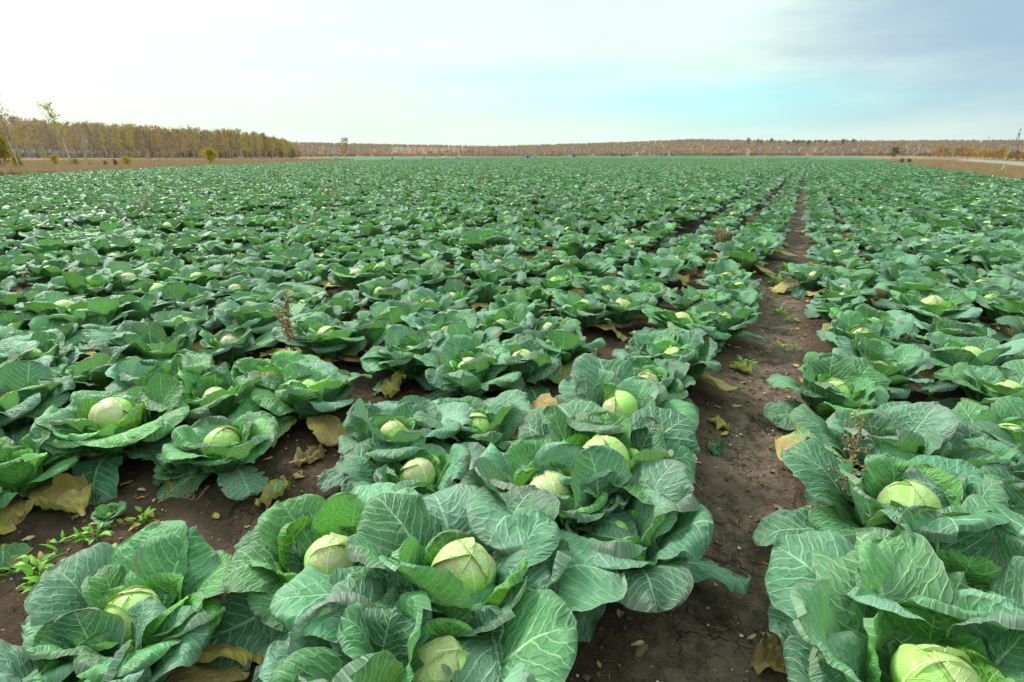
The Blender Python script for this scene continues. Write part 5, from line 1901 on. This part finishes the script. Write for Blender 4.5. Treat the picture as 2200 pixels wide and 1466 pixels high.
# irrigation post in the middle of the field
p = at(952, 361)
root = empty('irrigation_post', (p[0], p[1], p[2] + .05), YAW)
tag(root, 'grey irrigation standpipe with a slanted sprinkler barrel among the cabbages', 'sprinkler')
u_ = proj(p)[2] / F_PX
mb = MB()
mb.tube([(0, 0, 0), (0, 0, 17 * u_)], [.05, .045], 10)
mb.build('standpipe', M['metal'], root)
mb = MB()
mb.tube([(-.02, 0, 16.5 * u_), (0, 0, 18 * u_)], [.085, .085], 10)
mb.build('swivel', M['rust'], root)
mb = MB()
mb.tube([(-.04, 0, 18 * u_), (5 * u_, 0, 20.5 * u_), (11 * u_, 0, 23.5 * u_)], [.07, .08, .05], 10)
mb.build('barrel', M['cream'], root)
mb = MB()
mb.tube([(2 * u_, 0, 17.5 * u_), (6 * u_, 0, 18.5 * u_)], [.06, .03], 8)
mb.build('drive_arm', M['white_post'], root)
mb = MB()
mb.tube([(-2 * u_, .0, 3 * u_), (2 * u_, 0, 4.5 * u_), (10 * u_, -.15, 2 * u_), (17 * u_, -.3, 0)], [.06, .065, .06, .05], 8)
mb.build('feed_pipe', M['rust'], root)

# small things at the far end of the field
for n, (px, py, m_, lab) in enumerate([(1135, 340.5, 'blue', 'blue plastic drum with a dark lump as its shaded side, at the far field end'), (1234, 337.8, 'blue', 'bright blue drum before the orange far trees'),
                                       (1338, 337.0, 'green_p', 'small green drum, last along the far field edge')]):
    p = at(px, py)
    u_ = proj(p)[2] / F_PX
    root = empty('drum', p, YAW)
    tag(root, lab, 'drum', 'drums at the far field end')
    r_ = 2.0 * u_
    mb = MB()
    hs = np.array([0, .05, .33, .36, .39, .64, .67, .70, .95, 1.0]) * 7.5 * u_
    mb.tube([(r_, 0, z) for z in hs], r_ * np.array([.92, 1, 1, 1.06, 1, 1, 1.06, 1, 1, .92]), 14)
    mb.build('barrel', M[m_], root)
    mb = MB()
    mb.tube([(r_, 0, 7.5 * u_), (r_, 0, 7.7 * u_)], [r_ * .9, r_ * .85], 14)
    mb.build('lid', M[m_], root)
    mb = MB()
    mb.tube([(-r_ * .9, 0, 0), (-r_ * 1.0, 0, 2.2 * u_), (-r_ * .8, 0, 4.6 * u_), (-r_ * .5, 0, 6 * u_)], [r_ * .9, r_ * 1.05, r_ * .9, r_ * .3], 10)
    mb.build('shade_lump', M['black'], root)  # black lump added on one side, standing in for the drum's shaded half
for n, (px, py, lab) in enumerate([(669, 337.5, 'dark sack on the grass by the end of the left wood'), (722, 341.8, 'dark sack left of the lone birch'), (843, 342.3, 'dark sack on the baulk before the second field'),
                                   (911, 341.6, 'dark sack on the baulk left of the irrigation post'), (983, 340.6, 'dark sack on the baulk right of the irrigation post'), (1149, 340, 'dark sack beside the blue drum')]):
    p = at(px, py)
    u_ = proj(p)[2] / F_PX
    mb = MB()
    mb.tube([(0, 0, 0), (.1 * u_, 0, 1.0 * u_), (0, 0, 2.2 * u_), (.2 * u_, 0, 2.9 * u_), (.3 * u_, 0, 3.6 * u_)], np.array([1.5, 1.8, 1.4, .5, .8]) * u_, 10)
    o = mb.build('sack', M['black'])
    o.location = p
    tag(o, lab, 'sack', 'dark sacks along the far field edge')

M['wall'] = flat_mat('house_wall', (.62, .62, .64), (.52, .52, .55), .3, .8, .2, obj_rand=.3)
M['roof'] = flat_mat('house_roof', (.30, .32, .38), (.22, .22, .26), .3, .7, .3, obj_rand=.4)
M['pane'] = flat_mat('dark_pane', (.03, .035, .045), (.04, .045, .05), 1, .2, .5)
for n, (px, py) in enumerate(VILL):
    p = at(px, py)
    root = empty('house', p, YAW + rgt.uniform(-.5, .5))
    tag(root, f'tiny pale village house beyond the far trees, {ORD[n]} from the lone birch side', 'house', 'village houses on the far slope')
    w_, d_, h_ = 7.5 * rgt.uniform(.9, 1.3), 6.5, 3.4
    mb = MB()
    mb.box((0, 0, h_ / 2 - .3), (w_, d_, h_ + .6))
    mb.add([(-w_ / 2, -d_ / 2, h_ + .002), (-w_ / 2, d_ / 2, h_ + .002), (-w_ / 2, 0, h_ + 2.6)], [(0, 1, 2)])
    mb.add([(w_ / 2, -d_ / 2, h_ + .002), (w_ / 2, d_ / 2, h_ + .002), (w_ / 2, 0, h_ + 2.6)], [(0, 2, 1)])
    mb.build('wall', M['wall'], root, False)
    mb = MB()
    a, e, t_ = w_ / 2 + .4, d_ / 2 + .4, .18
    mb.add([(-a, -e, h_ - .3), (a, -e, h_ - .3), (a, 0, h_ + 2.7), (-a, 0, h_ + 2.7), (-a, e, h_ - .3), (a, e, h_ - .3),
            (-a, -e, h_ - .3 + t_), (a, -e, h_ - .3 + t_), (a, 0, h_ + 2.7 + t_), (-a, 0, h_ + 2.7 + t_), (-a, e, h_ - .3 + t_), (a, e, h_ - .3 + t_)],
           [(0, 3, 2, 1), (3, 4, 5, 2), (6, 7, 8, 9), (9, 8, 11, 10), (0, 1, 7, 6), (4, 10, 11, 5), (0, 6, 9, 3), (3, 9, 10, 4), (1, 2, 8, 7), (2, 5, 11, 8)])
    rf = mb.build('roof', M['roof'], root, False)
    mb = MB()
    mb.box((w_ * .2, .8, h_ + 2.8), (.5, .5, 1.4))
    mb.build('chimney', M['wall'], rf, False)
    for k in (-1, 0, 1):
        mb = MB()
        mb.box((k * w_ * .3, -d_ / 2 - .02, 1.7), (.9, .12, 1.2))
        wn = mb.build('window', M['wall'], root, False)
        mb = MB()
        mb.box((k * w_ * .3, -d_ / 2 - .09, 1.7), (.7, .05, 1.0))
        mb.build('pane', M['pane'], wn, False)


# ------------------------------------------------------------------ the air
mb = MB()
mb.box((0, 0, 25), (6400, 6400, 110))
hz = mb.build('haze', bpy.data.materials.new('haze'), None, False)
hm = hz.data.materials[0]
hm.use_nodes = True
hm.node_tree.nodes.clear()
b = NB(hm.node_tree)
out = b.new('ShaderNodeOutputMaterial')
pv = b.new('ShaderNodeVolumePrincipled')
pv.inputs['Color'].default_value = (0.92, 0.93, 1.0, 1)
pv.inputs['Density'].default_value = 0.00006
pv.inputs['Anisotropy'].default_value = 0.2
b.l.new(pv.outputs[0], out.inputs['Volume'])
tag(hz, kind='stuff')
